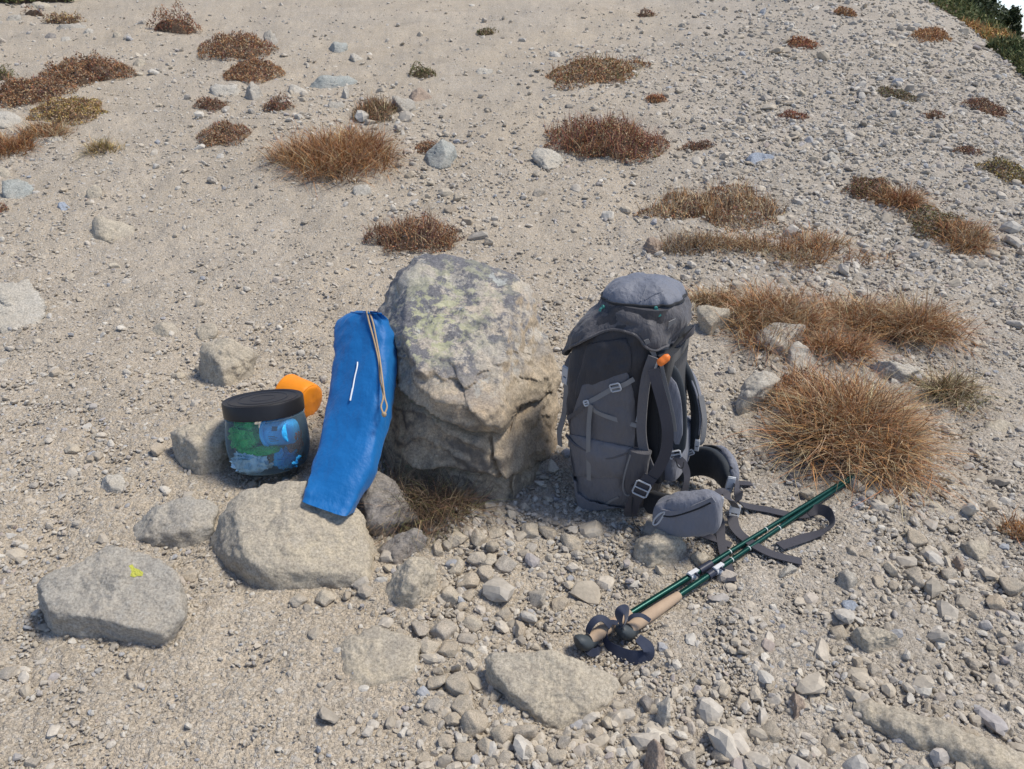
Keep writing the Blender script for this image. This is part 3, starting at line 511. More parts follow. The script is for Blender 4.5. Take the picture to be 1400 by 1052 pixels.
# ------------------------------------------------------------ gravel: one object of scattered pebbles
gr = np.random.default_rng(21)
def blob(x, y, px, py, rad, amp):
    c = hit(px, py); return amp * np.exp(-((x - c[0]) ** 2 + (y - c[1]) ** 2) / (rad * rad))
def dens(x, y):
    fine = .55 + .5 * fbm(np.stack([x, y, 0 * x], 1) * 1.3 + 40, 3)
    med = .22 + .5 * sstep(.25, .6, x / (.3 + .55 * y)) + .35 * fbm(np.stack([x, y, 0 * x], 1) * .9 + 70, 3)
    rub = 0
    for a in ((650, 790, .28, 2.0), (700, 740, .22, 1.8), (640, 900, .22, 1.8), (620, 990, .3, 2.4), (720, 1010, .25, 2.6), (850, 1020, .3, 2.4), (1000, 1010, .4, 1.8), (1250, 770, .28, 1.2), (1300, 980, .45, 1.1), (620, 300, .35, 1.2), (520, 170, .7, 1.2), (830, 90, .9, 1.4), (1100, 330, .9, .8), (760, 830, .2, .8)):
        rub = rub + blob(x, y, *a)
    far = 1.6 * sstep(.25, .6, x / (.3 + .55 * y)) * sstep(3, 4.5, y)
    bare = 0
    for a in ((150, 960, .5, .8), (420, 870, .3, .8), (400, 1000, .3, .7), (950, 850, .25, .6), (640, 150, .8, .7), (620, 60, 1.2, .8), (300, 300, .8, .6), (760, 330, .5, .5), (200, 420, .6, .5)):
        bare = bare + blob(x, y, *a)
    return fine * np.clip(1 - .7 * bare, .3, 1), (med + .5 * rub + far) * np.clip(1 - bare, .12, 1), (.5 * med + 1.2 * rub + far) * np.clip(1 - bare, .06, 1)
PTS, SCL, ROT = [], [], []
def scatter(size, cover, ymax, which, ymin=.8, jit=.35):
    A = .5 * (ymax - ymin) * 2 * (.75 + .78 * ymin + .75 + .78 * ymax); n = int(A * cover / (size * size * .5) * 1.6)
    y = np.sqrt(gr.uniform(0, 1, n) * ((ymax + .7) ** 2 - (ymin + .7) ** 2) + (ymin + .7) ** 2) - .7; x = gr.uniform(-1, 1, n) * (.75 + .78 * y)
    d = np.clip(dens(x, y)[which], 0, 2.2); fade = 1 - .75 * sstep(.55 * ymax, ymax, y)
    k = gr.uniform(0, 1.6, n) < d * fade; x, y = x[k], y[k]; s = size * np.exp(gr.normal(0, jit, len(x)))
    z = ground(x, y) + s * gr.uniform(-.12, .2, len(x))
    PTS.append(np.stack([x, y, z], 1)); SCL.append(np.stack([s, s * gr.uniform(.75, 1.1, len(x)), s * gr.uniform(.6, 1.1, len(x))], 1))
    ROT.append(np.stack([gr.normal(0, .45, len(x)), gr.normal(0, .45, len(x)), gr.uniform(0, 6.28, len(x))], 1))
scatter(.0058, .34, 2.1, 0); scatter(.009, .30, 3.3, 0); scatter(.013, .17, 6.5, 0); scatter(.019, .05, 10, 0, 3); scatter(.014, .15, 4.6, 1); scatter(.021, .13, 8, 1); scatter(.031, .06, 11, 2); scatter(.048, .035, 13, 2); scatter(.035, .03, 12, 1, 5)
PT = np.concatenate(PTS); SC_, RT_ = np.concatenate(SCL), np.concatenate(ROT)
pa, pb = hit(786, 882)[:2], hit(1182, 646)[:2]; ab = pb - pa; tt_ = np.clip(((PT[:, :2] - pa) @ ab) / (ab @ ab), 0, 1); dl = np.hypot(*(PT[:, :2] - pa - tt_[:, None] * ab).T)
wc, hc = hit(1065, 728)[:2], hit(840, 868)[:2]; busy = ((dl < .05) & (SC_[:, 0] > .011)) | ((np.hypot(*(PT[:, :2] - wc).T) < .24) & (SC_[:, 0] > .02)) | ((np.hypot(*(PT[:, :2] - hc).T) < .12) & (SC_[:, 0] > .016))   # kept clear of the poles and loose straps that lie there
PT, SC_, RT_ = PT[~busy], SC_[~busy], RT_[~busy]; me = mesh_np('gravel', PT, np.zeros((0, 3), int))
def vattr(me, A, name):
    a = me.attributes.new(name, 'FLOAT_VECTOR', 'POINT'); a.data.foreach_set('vector', np.asarray(A, np.float32).ravel())
vattr(me, SC_, 'scl'); vattr(me, RT_, 'rot')
ia = me.attributes.new('idx', 'INT', 'POINT'); ia.data.foreach_set('value', gr.integers(0, 12, len(PT)).astype(np.int32))
def gravel_nodes():
    ng = bpy.data.node_groups.new('gravel', 'GeometryNodeTree'); ng.interface.new_socket('Geometry', in_out='INPUT', socket_type='NodeSocketGeometry'); ng.interface.new_socket('Geometry', in_out='OUTPUT', socket_type='NodeSocketGeometry')
    N, L = ng.nodes, ng.links; gi = N.new('NodeGroupInput'); go = N.new('NodeGroupOutput'); gt = N.new('GeometryNodeGeometryToInstance')
    for k in range(12):
        pm = mesh_np('pebble', *proto(200 + k, 2, 70, .55, .6)); pm.materials.append(M['pebble']); pm.polygons.foreach_set('use_smooth', np.zeros(len(pm.polygons), bool))
        po = bpy.data.objects.new('pebble', pm); oi = N.new('GeometryNodeObjectInfo'); oi.inputs['Object'].default_value = po; L.new(oi.outputs['Geometry'], gt.inputs[0])
    ip = N.new('GeometryNodeInstanceOnPoints'); L.new(gi.outputs[0], ip.inputs['Points']); L.new(gt.outputs[0], ip.inputs['Instance']); ip.inputs['Pick Instance'].default_value = True
    for nm, typ, sock in (('scl', 'FLOAT_VECTOR', 'Scale'), ('rot', 'FLOAT_VECTOR', 'Rotation'), ('idx', 'INT', 'Instance Index')):
        na = N.new('GeometryNodeInputNamedAttribute'); na.data_type = typ; na.inputs[0].default_value = nm; L.new(na.outputs['Attribute'], ip.inputs[sock])
    L.new(ip.outputs[0], go.inputs[0]); return ng
go_ = link('gravel', me, None, smooth=False); md = go_.modifiers.new('scatter', 'NODES'); md.node_group = gravel_nodes()
tag(go_, 'loose tan and grey gravel strewn over the hillside', None, None, 'stuff')
print('PEBBLES', len(PT))
# ------------------------------------------------------------ plants
def leaf_mat(name, rough=.75):
    t = NT(name); c = t.attr('tint'); 
    return t.out(c, rough, None, Subsurface_Weight=0.0)
M['blade'] = leaf_mat('dry_leaf'); 
def twig_mat():
    t = NT('twig_litter'); g = t.coord('Object'); c = t.ramp(t.noise(g, 40, 4, .7), [(.3, (.075, .05, .035)), (.6, (.15, .105, .07)), (.8, (.24, .18, .12))])
    return t.out(c, .95, t.bump(t.noise(g, 70, 4, .7), .8, .01))
M['twig'] = twig_mat()
CO = {'rust': (.37, .18, .08), 'red': (.26, .095, .065), 'brown': (.20, .12, .072), 'tan': (.45, .33, .19), 'straw': (.56, .45, .28), 'olive': (.19, .18, .07), 'green': (.10, .125, .045),
      'orange': (.49, .26, .10), 'maroon': (.165, .08, .068), 'yellow': (.46, .33, .09), 'grey': (.33, .29, .24), 'darkgreen': (.05, .068, .03), 'bark': (.12, .085, .06)}
pr = np.random.default_rng(77)
def pick(cols, n):
    w = np.array([c[1] for c in cols], float); k = pr.choice(len(cols), n, p=w / w.sum())
    C = np.array([CO[c[0]] for c in cols])[k]; return C * pr.uniform(.75, 1.2, (n, 1)) * pr.uniform(.93, 1.07, (n, 3))
def footprint(cx, x0, x1, y0, y1, rise):
    """front and back of the plant on the ground, from the rows of its foot and of its top"""
    Pf = hit(cx, y1); Pb = hit(cx, min(y0 + rise, y1 - .12 * (y1 - y0))); C = (Pf + Pb) / 2
    return C, m((x1 - x0) / 2, C), max(np.linalg.norm(Pb - Pf) / 2, .02)
def in_ellipse(n, rx, ry, seed, edge=.3, pw=.5):
    a = pr.uniform(0, 2 * np.pi, n); rr = pr.uniform(0, 1, n) ** pw
    lim = 1 + edge * 1.6 * perlin(np.stack([np.cos(a) * 1.7 + seed, np.sin(a) * 1.7, 0 * a], 1))
    return np.cos(a) * rr * lim * rx, np.sin(a) * rr * lim * ry, rr
def blades(X, Y, Z, L, az, lean, droop, wid, C, segs=4, curl=.45):
    n = len(X); t = np.linspace(0, 1, segs + 1)[None, :]; L = L[:, None]
    hx, hy = np.cos(az)[:, None], np.sin(az)[:, None]; s = np.sin(lean)[:, None]; c = np.cos(lean)[:, None]
    side = pr.normal(0, curl, (n, 1)) * L * t * t
    px = X[:, None] + L * t * s * hx * (1 + .5 * t * droop[:, None]) - side * hy; py = Y[:, None] + L * t * s * hy * (1 + .5 * t * droop[:, None]) + side * hx
    pz = Z[:, None] + L * (t * c - droop[:, None] * t * t * .75)
    ta = az + pr.normal(0, .9, n) + np.pi / 2; wx = np.cos(ta)[:, None]; wy = np.sin(ta)[:, None]
    w = (wid[:, None] * .5) * (1 - t ** 1.6 * .92)
    A = np.stack([px - wx * w, py - wy * w, pz], 2); B = np.stack([px + wx * w, py + wy * w, pz], 2)
    V = np.stack([A, B], 2).reshape(n, -1, 3); k = V.shape[1]
    q = np.array([[2 * i, 2 * i + 1, 2 * i + 3, 2 * i + 2] for i in range(segs)])
    Fq = (q[None] + (np.arange(n) * k)[:, None, None]).reshape(-1, 4)
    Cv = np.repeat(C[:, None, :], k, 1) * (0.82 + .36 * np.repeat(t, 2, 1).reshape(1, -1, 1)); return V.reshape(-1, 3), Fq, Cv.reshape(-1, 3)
def leaves(P, size, C, upw=.5):
    n = len(P); nn = pr.normal(size=(n, 3)); nn[:, 2] = np.abs(nn[:, 2]) + upw; nn /= np.linalg.norm(nn, axis=1)[:, None]
    u = np.cross(nn, pr.normal(size=(n, 3))); u /= np.linalg.norm(u, axis=1)[:, None]; v = np.cross(nn, u); s = size[:, None]
    V = np.stack([P - u * s * .6, P + v * s * .32, P + u * s * .6 + nn * s * .15, P - v * s * .32], 1)
    Fq = np.arange(n * 4).reshape(-1, 4); return V.reshape(-1, 3), Fq, np.repeat(C[:, None, :], 4, 1).reshape(-1, 3)
def join_geo(parts):
    V, Fq, C, o = [], [], [], 0
    for v, f, c in parts: V.append(v); Fq.append(f + o); C.append(c); o += len(v)
    return np.concatenate(V), np.concatenate(Fq), np.concatenate(C)
def dome(rx, ry, H, base, seed, n=26, slant=0.):
    cs, sn = math.cos(slant), math.sin(slant)
    V, Fs = [], []; na = 40
    for i in range(n // 3 + 1):
        r = i / (n // 3) * 1.0
        for j in range(na):
            a = 2 * np.pi * j / na; lim = 1 + .25 * perlin(np.array([[np.cos(a) * 1.7 + seed, np.sin(a) * 1.7, 0.]]))[0]
            x, y = np.cos(a) * r * rx * lim * .92, np.sin(a) * r * ry * lim * .92; x, y = x * cs - y * sn, x * sn + y * cs; z = ground(base[0] + x, base[1] + y) - base[2] + H * (1 - r ** 2) ** .6 - .012
            V.append((x, y, z))
    for i in range(n // 3):
        for j in range(na):
            a, b = i * na + j, i * na + (j + 1) % na; Fs.append((a, a + na, b + na, b))
    V = np.array(V); V = V + .012 * fbm(V * 25 + seed, 2)[:, None] * np.array([0, 0, 1.]); return mesh_py('twig_bed', V, Fs)
def plant(kind, name, label, cat, group, x0, y0, x1, y1, cols, n=None, L=.12, H=.06, size=.012, rise=None, wid=.003, up=.35, edge=.3, blades_too=0, bcols=None, slant=0.):
    cx = (x0 + x1) / 2; Pm = hit(cx, y1); hgt = L * .8 if kind == 'grass' else H
    rise = hgt * F / zc(Pm) * .85 if rise is None else rise
    size *= .72; C, rx, ry = footprint(cx, x0, x1, y0, y1, rise); seed = pr.uniform(0, 50); base = np.array([C[0], C[1], ground(C[0], C[1])])
    root = empty(name, base, label, cat, group); parts = []; cs, sn = math.cos(slant), math.sin(slant)
    def rot(x, y): return (x * cs - y * sn, x * sn + y * cs)
    gz = lambda x, y: ground(base[0] + x, base[1] + y) - base[2]
    dist = zc(base)
    if kind == 'grass':
        n = n or int(900 * rx * ry * np.pi / (wid * L) * .055) + 60
        ex, ey, rr = in_ellipse(n, rx * .82, ry * .82, seed, edge); X, Y = rot(ex, ey)
        cl = perlin(np.stack([X * 14 + seed, Y * 14, 0 * X], 1)); nc = max(3, int(rx * ry * 3.14 / .006)); cxy = np.stack(in_ellipse(nc, rx * .85, ry * .85, seed, edge)[:2], 1)
        cxy = np.stack(rot(cxy[:, 0], cxy[:, 1]), 1); kc = pr.integers(0, nc, n); off = pr.normal(0, .028 + .06 * L, (n, 2)); keep = pr.uniform(0, 1, n) < .7
        X = np.where(keep, cxy[kc, 0] + off[:, 0], X); Y = np.where(keep, cxy[kc, 1] + off[:, 1], Y); rr = np.clip(np.hypot(X / rx, Y / ry), 0, 1); ctilt = pr.uniform(0, 6.28, nc)
        az = np.where(keep, np.arctan2(off[:, 1] - .012 + .02 * np.sin(ctilt[kc]), off[:, 0] + .02 * np.cos(ctilt[kc])), np.arctan2(Y - .3 * ry, X)) + cl * .8 + pr.normal(0, .6, n)
        lean = np.clip(.35 + .35 * rr + pr.normal(0, .35, n), .02, 1.5); LL = L * pr.uniform(.55, 1.2, n) * (1 + .4 * cl); dr = np.clip(pr.normal(.58, .25, n), 0, 1.15)
        patch = perlin(np.stack([X * 6 + seed, Y * 6, 0 * X + 3], 1)); Ca = pick(cols, n); Cb = pick(bcols or cols, n); sel = (patch + pr.normal(0, .18, n)) > .12; Ca[sel] = Cb[sel]
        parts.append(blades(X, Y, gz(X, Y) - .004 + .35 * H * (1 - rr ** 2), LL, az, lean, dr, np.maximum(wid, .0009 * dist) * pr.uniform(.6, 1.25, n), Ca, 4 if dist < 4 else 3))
    else:
        n = n or int(min(11000, 3.2 * rx * ry * np.pi / (size * size))); ex, ey, rr = in_ellipse(n, rx, ry, seed, edge); X, Y = rot(ex, ey)
        lump = .75 + .7 * perlin(np.stack([X * 11 + seed, Y * 11, 0 * X], 1)); top = H * np.clip(1 - rr ** 2.2, .05, 1) ** .6 * np.clip(lump, .35, 1.5)
        Z = gz(X, Y) + top * (1 - .5 * pr.uniform(0, 1, n) ** 1.5); patch = perlin(np.stack([X * 7 + seed, Y * 7, 0 * X + 3], 1))
        Ca = pick(cols, n); Cb = pick(bcols or cols, n); sel = (patch + pr.normal(0, .2, n)) > .1; Ca[sel] = Cb[sel]
        parts.append(leaves(np.stack([X, Y, Z], 1), size * pr.uniform(.55, 1.3, n), Ca, up))
        k = n // 4 if not blades_too else blades_too; q = pr.choice(n, k); LL = np.full(k, size * 2.6) * pr.uniform(.6, 1.6, k) if not blades_too else L * pr.uniform(.5, 1.2, k)
        parts.append(blades(X[q], Y[q], Z[q] - size, LL, pr.uniform(0, 6.28, k), np.abs(pr.normal(0, .5, k)), np.clip(pr.normal(.2, .2, k), 0, 1), np.maximum(wid * .8, .0009 * dist) * pr.uniform(.6, 1.2, k), pick((bcols or cols) if blades_too else cols, k) * 1.1, 2))
        link('twig_bed', dome(rx * 0.88, ry * .88, H * .5, base, seed, 26, slant), M['twig'], root)
    V, Fq, Cc = join_geo(parts); me = mesh_np('foliage', V, Fq, 4); color_attr(me, Cc)
    tag(link('foliage' if kind != 'grass' else 'grass_blades', me, M['blade'], root, smooth=False), None, None, None, 'stuff'); return root
GT, GS = 'dry grass tussocks', 'low red and brown shrubs'
tanmix = [('tan', 4), ('straw', 3), ('orange', 1.2), ('brown', 2), ('rust', 1.5)]; rustmix = [('rust', 4), ('orange', 3), ('tan', 2), ('brown', 2), ('red', .7)]
redmix = [('rust', 3), ('red', 1.0), ('brown', 3), ('maroon', 1.2), ('tan', 2.6), ('grey', 1)]; darkmix = [('maroon', 2), ('brown', 3), ('red', .8), ('rust', 1.4), ('tan', 1.2), ('grey', .8)]; olmix = [('olive', 4), ('green', 1.6), ('brown', 2), ('tan', 1)]
grass = lambda label, box, cols, **k: plant('grass', 'grass_tussock', label, 'grass tussock', GT, *box, cols, **k)
shrub = lambda label, box, cols, **k: plant('mat', 'low_shrub', label, 'shrub', GS, *box, cols, **k)
# near grass on the right
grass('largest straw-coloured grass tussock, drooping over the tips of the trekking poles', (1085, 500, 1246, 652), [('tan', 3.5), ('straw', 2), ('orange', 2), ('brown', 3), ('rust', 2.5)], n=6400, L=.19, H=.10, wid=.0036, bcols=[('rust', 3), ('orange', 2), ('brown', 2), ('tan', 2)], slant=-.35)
shrub('rust-brown low shrub at the left end of the largest grass tussock', (1056, 492, 1180, 600), [('rust', 4), ('brown', 3), ('red', 1), ('orange', 1.5)], H=.10, size=.010, blades_too=700, L=.10, bcols=rustmix)
grass('small olive and straw tuft at the right end of the long pale rock', (1266, 498, 1326, 552), [('olive', 2), ('tan', 3), ('straw', 2), ('brown', 2)], n=700, L=.14)
grass('orange grass behind the block-shaped rock right of the backpack', (985, 375, 1130, 475), rustmix, n=2600, L=.17, wid=.003, bcols=tanmix, edge=.5)
grass('thin tan grass fringe running from the backpack lid to the orange grass', (920, 385, 1020, 425), tanmix, n=700, L=.13, edge=.5)
grass('tan and rust grass patch right of the orange grass', (1130, 385, 1225, 470), tanmix, n=1400, L=.15, bcols=rustmix, edge=.5)
grass('bushy rust grass clump with a twiggy right edge', (1205, 398, 1308, 470), rustmix, n=1900, L=.17, bcols=tanmix)
grass('sparse orange grass below the leaning grey rock', (1090, 440, 1180, 500), rustmix, n=800, L=.12, edge=.5)
shrub('brown low shrub patch on the slope above the thin grass', (890, 246, 1060, 312), redmix, H=.07, size=.014, blades_too=900, L=.11, bcols=tanmix, edge=.5)
grass('faint tan grass spread under the brown shrub patch', (905, 305, 1060, 350), tanmix, n=900, L=.11, edge=.5)
grass('orange-brown grass strip right of the faint tan grass', (1010, 300, 1200, 368), rustmix, n=1400, L=.11, bcols=tanmix, edge=.6)
shrub('dark twiggy grey shrub next to the brownish rock behind the lid', (905, 318, 970, 352), [('brown', 2), ('grey', 2), ('tan', 2)], H=.05, size=.012, blades_too=500, L=.1)
grass('dry grass, its colour darkened for shade, growing under the foot of the boulder', (515, 640, 650, 724), [('brown', 3), ('olive', 2), ('tan', 1), ('bark', 6)], n=2200, L=.135, H=.05, wid=.0022, edge=.45)  # mostly bark-dark blades: the boulder's shade is put into their colour
grass('wispy straw grass between blue sack and boulder foot', (508, 618, 560, 690), [('straw', 3), ('tan', 3), ('brown', 2), ('olive', 1)], n=240, L=.17, wid=.0022)
# middle of the slope
grass('big orange tussock on the slope above the boulder', (388, 158, 538, 252), rustmix, n=3800, L=.22, H=.12, wid=.004, bcols=[('orange', 3), ('tan', 3), ('straw', 1), ('rust', 2)])
shrub('dark red-brown mat directly behind the boulder top', (495, 290, 640, 346), darkmix, H=.10, size=.013, blades_too=900, L=.09, bcols=[('rust', 3), ('brown', 2), ('tan', 2), ('maroon', 2)])
shrub('big rust and green shrub mound right of the pale flat rock', (750, 149, 905, 226), [('rust', 3), ('brown', 3), ('olive', 1.6), ('tan', 2), ('red', 1)], H=.17, size=.016, blades_too=1400, L=.11, bcols=[('red', 2.5), ('maroon', 2), ('rust', 2), ('tan', 1.5)])
shrub('narrow red-brown mat slanting down the middle right slope', (765, 68, 862, 122), redmix, H=.10, size=.02, slant=-.9, blades_too=400, L=.12, bcols=[('rust', 2), ('tan', 2), ('olive', 1)])
shrub('small orange-red cushion above the big rust and green shrub', (880, 125, 912, 142), [('rust', 3), ('orange', 2), ('red', 2)], H=.06, size=.014)
shrub('small dark red cushion right of the big rust and green shrub', (931, 187, 978, 207), darkmix, H=.06, size=.013)
shrub('olive and tan shrub above the right end of the big orange tussock', (485, 132, 545, 168), [('olive', 3), ('tan', 2), ('brown', 3)], H=.10, size=.014, blades_too=500, L=.1, bcols=[('brown', 3), ('tan', 2), ('rust', 1)])
shrub('round green cushion on the smooth slope right of the rocks', (556, 85, 597, 108), olmix, H=.10, size=.015)
shrub('small flat olive cushion high on the smooth slope', (650, 36, 679, 49), olmix, H=.07, size=.018)
shrub('reddish shrub behind the pyramid-shaped rock', (568, 184, 612, 212), redmix, H=.08, size=.013)
shrub('small maroon cushion right of the grey pointed rock', (360, 128, 399, 153), darkmix, H=.10, size=.014)
shrub('dark purple-brown cushion below the pale rock at left', (268, 130, 312, 153), darkmix, H=.08, size=.014)
shrub('red-brown cushion alone left of the big orange tussock', (275, 160, 340, 201), redmix, H=.09, size=.014, bcols=[('tan', 3), ('rust', 2), ('brown', 1)])
shrub('rust mat below the red shrub with rocks in it', (305, 74, 385, 116), redmix, H=.09, size=.017, bcols=[('tan', 2), ('rust', 3), ('orange', 1)])
shrub('red shrub with two rocks in it, high on the left slope', (280, 38, 368, 84), redmix, H=.16, size=.02, slant=.5, bcols=[('rust', 3), ('tan', 2), ('orange', 1)])
shrub('round dark red shrub highest on the left slope', (206, 11, 275, 47), [('red', 3), ('rust', 3), ('brown', 3), ('tan', 1)], H=.24, size=.022)
shrub('long red shrub mat at the left edge', (66, 66, 176, 118), redmix, H=.16, size=.02, slant=.35, bcols=[('rust', 3), ('brown', 2), ('tan', 1)])
shrub('rust and tan mat continuing the long red mat to the left edge', (-20, 98, 96, 146), redmix, H=.12, size=.018, slant=.3, bcols=[('tan', 2), ('rust', 3), ('brown', 2)])
shrub('yellow and brown mat below the long red shrub mat', (52, 126, 144, 170), [('brown', 3), ('yellow', 1.5), ('rust', 2), ('tan', 2)], H=.09, size=.016, slant=.3, bcols=[('yellow', 2), ('tan', 3), ('olive', 1)])
grass('tan grass beside the cream-coloured flat rock at upper left', (28, 160, 92, 196), tanmix, n=900, L=.13, bcols=rustmix)
grass('rust grass at the left edge between two pale rocks', (-20, 176, 46, 216), rustmix, n=900, L=.14)
grass('small yellow tuft alone on the upper left slope', (122, 188, 156, 209), [('yellow', 2), ('straw', 3), ('tan', 3), ('olive', 1)], n=420, L=.11)
shrub('yellow-green tuft cut by the left edge', (-20, 86, 20, 112), olmix, H=.14, size=.018)
shrub('rust grass scrap at the left edge under the blue-grey rock', (-20, 272, 12, 292), redmix, H=.06, size=.014)
shrub('small red shrub on the crest rock at upper left', (32, 10, 64, 22), darkmix, H=.13, size=.024)
shrub('yellowish shrub in the upper left rock cluster', (60, 15, 112, 33), [('yellow', 1), ('tan', 3), ('brown', 3), ('rust', 1)], H=.12, size=.022)
# scree on the right
shrub('red and green mat at the upper end of the right slope strip', (1158, 232, 1222, 278), [('maroon', 2), ('brown', 3), ('olive', 2), ('rust', 2)], H=.08, size=.014, slant=-.5)
grass('orange-tan tuft below the red and green mat', (1200, 245, 1264, 290), rustmix, n=900, L=.13, bcols=tanmix, slant=-.5)
shrub('dark green-brown mat in the right slope strip', (1245, 272, 1310, 330), [('olive', 3), ('brown', 3), ('grey', 1)], H=.07, size=.013, slant=-.5)
grass('orange grass at the lower end of the right slope strip', (1275, 290, 1362, 347), rustmix, n=1300, L=.13, bcols=tanmix, slant=-.5)
shrub('yellow and grey shrub cut by the right edge', (1345, 212, 1415, 252), [('yellow', 2), ('olive', 2), ('brown', 2), ('grey', 2)], H=.09, size=.015)
shrub('small red mat on the scree left of the juniper strip', (1325, 130, 1372, 158), darkmix, H=.07, size=.016)
shrub('bright red patch high on the scree', (1076, 47, 1118, 68), [('red', 3), ('rust', 3), ('orange', 1)], H=.08, size=.02)
shrub('faint orange patch near the top of the scree', (1140, 8, 1170, 23), rustmix, H=.1, size=.022)
shrub('small red patch in the middle of the scree', (1068, 148, 1102, 165), [('red', 3), ('rust', 2), ('maroon', 1)], H=.06, size=.016)
shrub('dim olive mat on the scree below the red patch', (1200, 118, 1252, 138), [('olive', 3), ('brown', 3), ('grey', 2)], H=.05, size=.018, slant=-.4)
shrub('dark maroon scrap right of the pale pyramid-like rock', (1258, 148, 1290, 164), darkmix, H=.05, size=.016)
shrub('red scrap low on the right scree edge', (1300, 196, 1345, 212), darkmix, H=.05, size=.014)
shrub('orange heather patch beside the dark junipers', (1254, 32, 1294, 62), rustmix, H=.1, size=.02, slant=-.7)
shrub('dark cushion near the top centre right of the slope', (870, 12, 896, 24), darkmix, H=.08, size=.022)
shrub('rusty grass scrap at the right edge below the domed rock', (1372, 706, 1420, 745), rustmix, H=.03, size=.01, blades_too=200, L=.07)
# crest: junipers, heather, conifers behind
jun = [('darkgreen', 2), ('green', 3), ('olive', 3.5)]
def juniper(label, box, **k): return plant('mat', 'juniper_shrub', label, 'juniper', 'green junipers along the crest', *box, jun, **k)
def crest_shrub(name, label, cat, group, x, y, rx, ry, H, cols, size, n):
    base = np.array([x, y, ground(x, y)]); root = empty(name, base, label, cat, group); sd = pr.uniform(0, 40)
    ex, ey, rr = in_ellipse(n, rx, ry, sd, .25); lump = .8 + .6 * perlin(np.stack([ex * 3.3 + sd, ey * 3.3, 0 * ex], 1)); top = H * np.clip(1 - rr ** 2.2, .05, 1) ** .6 * np.clip(lump, .4, 1.4)
    Z = ground(base[0] + ex, base[1] + ey) - base[2] + top * (1 - .55 * pr.uniform(0, 1, n) ** 1.4)
    parts = [leaves(np.stack([ex, ey, Z], 1), size * pr.uniform(.6, 1.3, n), pick(cols, n), .3)]
    k = n // 2; q = pr.choice(n, k); parts.append(blades(ex[q], ey[q], Z[q] - size * .5, size * 2.2 * pr.uniform(.6, 1.4, k), pr.uniform(0, 6.28, k), np.abs(pr.normal(.3, .4, k)), np.zeros(k), np.full(k, size * .35), pick(cols, k) * 1.15, 2))
    link('twig_bed', dome(rx * .95, ry * .95, H * .55, base, sd), M['twig'], root); V, Fq, Cc = join_geo(parts); me = mesh_np('foliage', V, Fq, 4); color_attr(me, Cc)
    tag(link('foliage', me, M['blade'], root, smooth=False), None, None, None, 'stuff')
for label, x, y, rx, ry, H in (('dark olive juniper mat nearest along the crest at the right edge', 5.15, 7.15, .42, .55, .22), ('middle dark olive juniper mat of the strip along the crest', 5.35, 8.0, .45, .6, .26), ('upper dark olive juniper mat where the strip begins', 5.5, 8.9, .42, .55, .24)):
    crest_shrub('juniper_shrub', label, 'juniper', 'green junipers along the crest', x, y, rx, ry, H, jun, .034, 5200)
crest_shrub('low_shrub', 'orange heather strip behind the junipers on the crest', 'shrub', GS, 6.0, 10.2, .5, .9, .16, [('orange', 3), ('yellow', 2), ('rust', 2), ('olive', 2)], .035, 4200)
crest_shrub('juniper_shrub', 'bright green juniper behind the orange heather on the crest', 'juniper', 'green junipers along the crest', 6.25, 12.2, .9, .9, .25, [('green', 3), ('olive', 2)], .045, 4200)
c = hit(20, 9)
crest_shrub('juniper_shrub', 'dark green bush on the crest at the upper left corner', 'juniper', 'green junipers along the crest', c[0] - .1, c[1] + .5, .8, .4, .4, jun, .05, 3600)
def conifer(label, x, y, h, r, seed):
    g = np.random.default_rng(seed); base = np.array([x, y, ground(x, y) - .05]); root = empty('conifer_tree', base, label, 'conifer', 'dark conifers behind the crest')
    V, Fs = [], []; n = 10; prof = [(0, .045 * h * .5), (.3, .03 * h * .5), (.7, .016 * h * .5), (1, .002)]
    for t, rr in prof:
        for j in range(n): a = 2 * math.pi * j / n; V.append((rr * math.cos(a), rr * math.sin(a), t * h))
    for i in range(len(prof) - 1):
        for j in range(n): a, b = i * n + j, i * n + (j + 1) % n; Fs.append((a, b, b + n, a + n))
    tm = mesh_py('trunk', V, Fs); color_attr(tm, np.tile(CO['bark'], (len(V), 1))); link('trunk', tm, M['blade'], root)
    P, S = [], []
    for i in range(70):
        t = .06 + .93 * (i / 70); ln = r * (1 - t) ** .8 * g.uniform(.65, 1.15) + .08
        for k in range(6):
            a = g.uniform(0, 6.28); nn = int(16 + 90 * ln); s = np.sqrt(g.uniform(0, 1, nn)) * ln; z = t * h - s * .32 + s * s / ln * .16
            sp = .10 * ln * g.normal(size=nn) * (s / ln + .2); P.append(np.stack([np.cos(a) * s - np.sin(a) * sp, np.sin(a) * s + np.cos(a) * sp, z + g.normal(0, .035, nn)], 1))
    P = np.concatenate(P); Vv, Fq, Cc = leaves(P, .06 * g.uniform(.6, 1.3, len(P)), pick([('darkgreen', 5), ('green', 1.3)], len(P)) * .85, .1)
    me = mesh_np('crown', Vv, Fq, 4); color_attr(me, Cc); tag(link('crown', me, M['blade'], root, smooth=False), None, None, None, 'stuff')
for label, x, y, tz, r, sd in (('tall dark conifer behind the crest, left of the corner group', 8.1, 17.0, 4.2, 1.5, 1), ('tall dark conifer behind the crest, its trunk nearest the corner sky', 9.45, 18.0, 3.3, 1.25, 2), ('dark conifer with blue sky above its tip at the right corner', 10.35, 18.0, 1.66, .8, 3),
        ('dark conifer cut by the right edge below the patch of sky', 10.75, 17.4, 1.60, .9, 4), ('dark bushy conifer left of the others, just above the crest', 7.4, 15.4, 3.6, 1.4, 5)):
    conifer(label, x, y, tz - ground(x, y), r, sd)
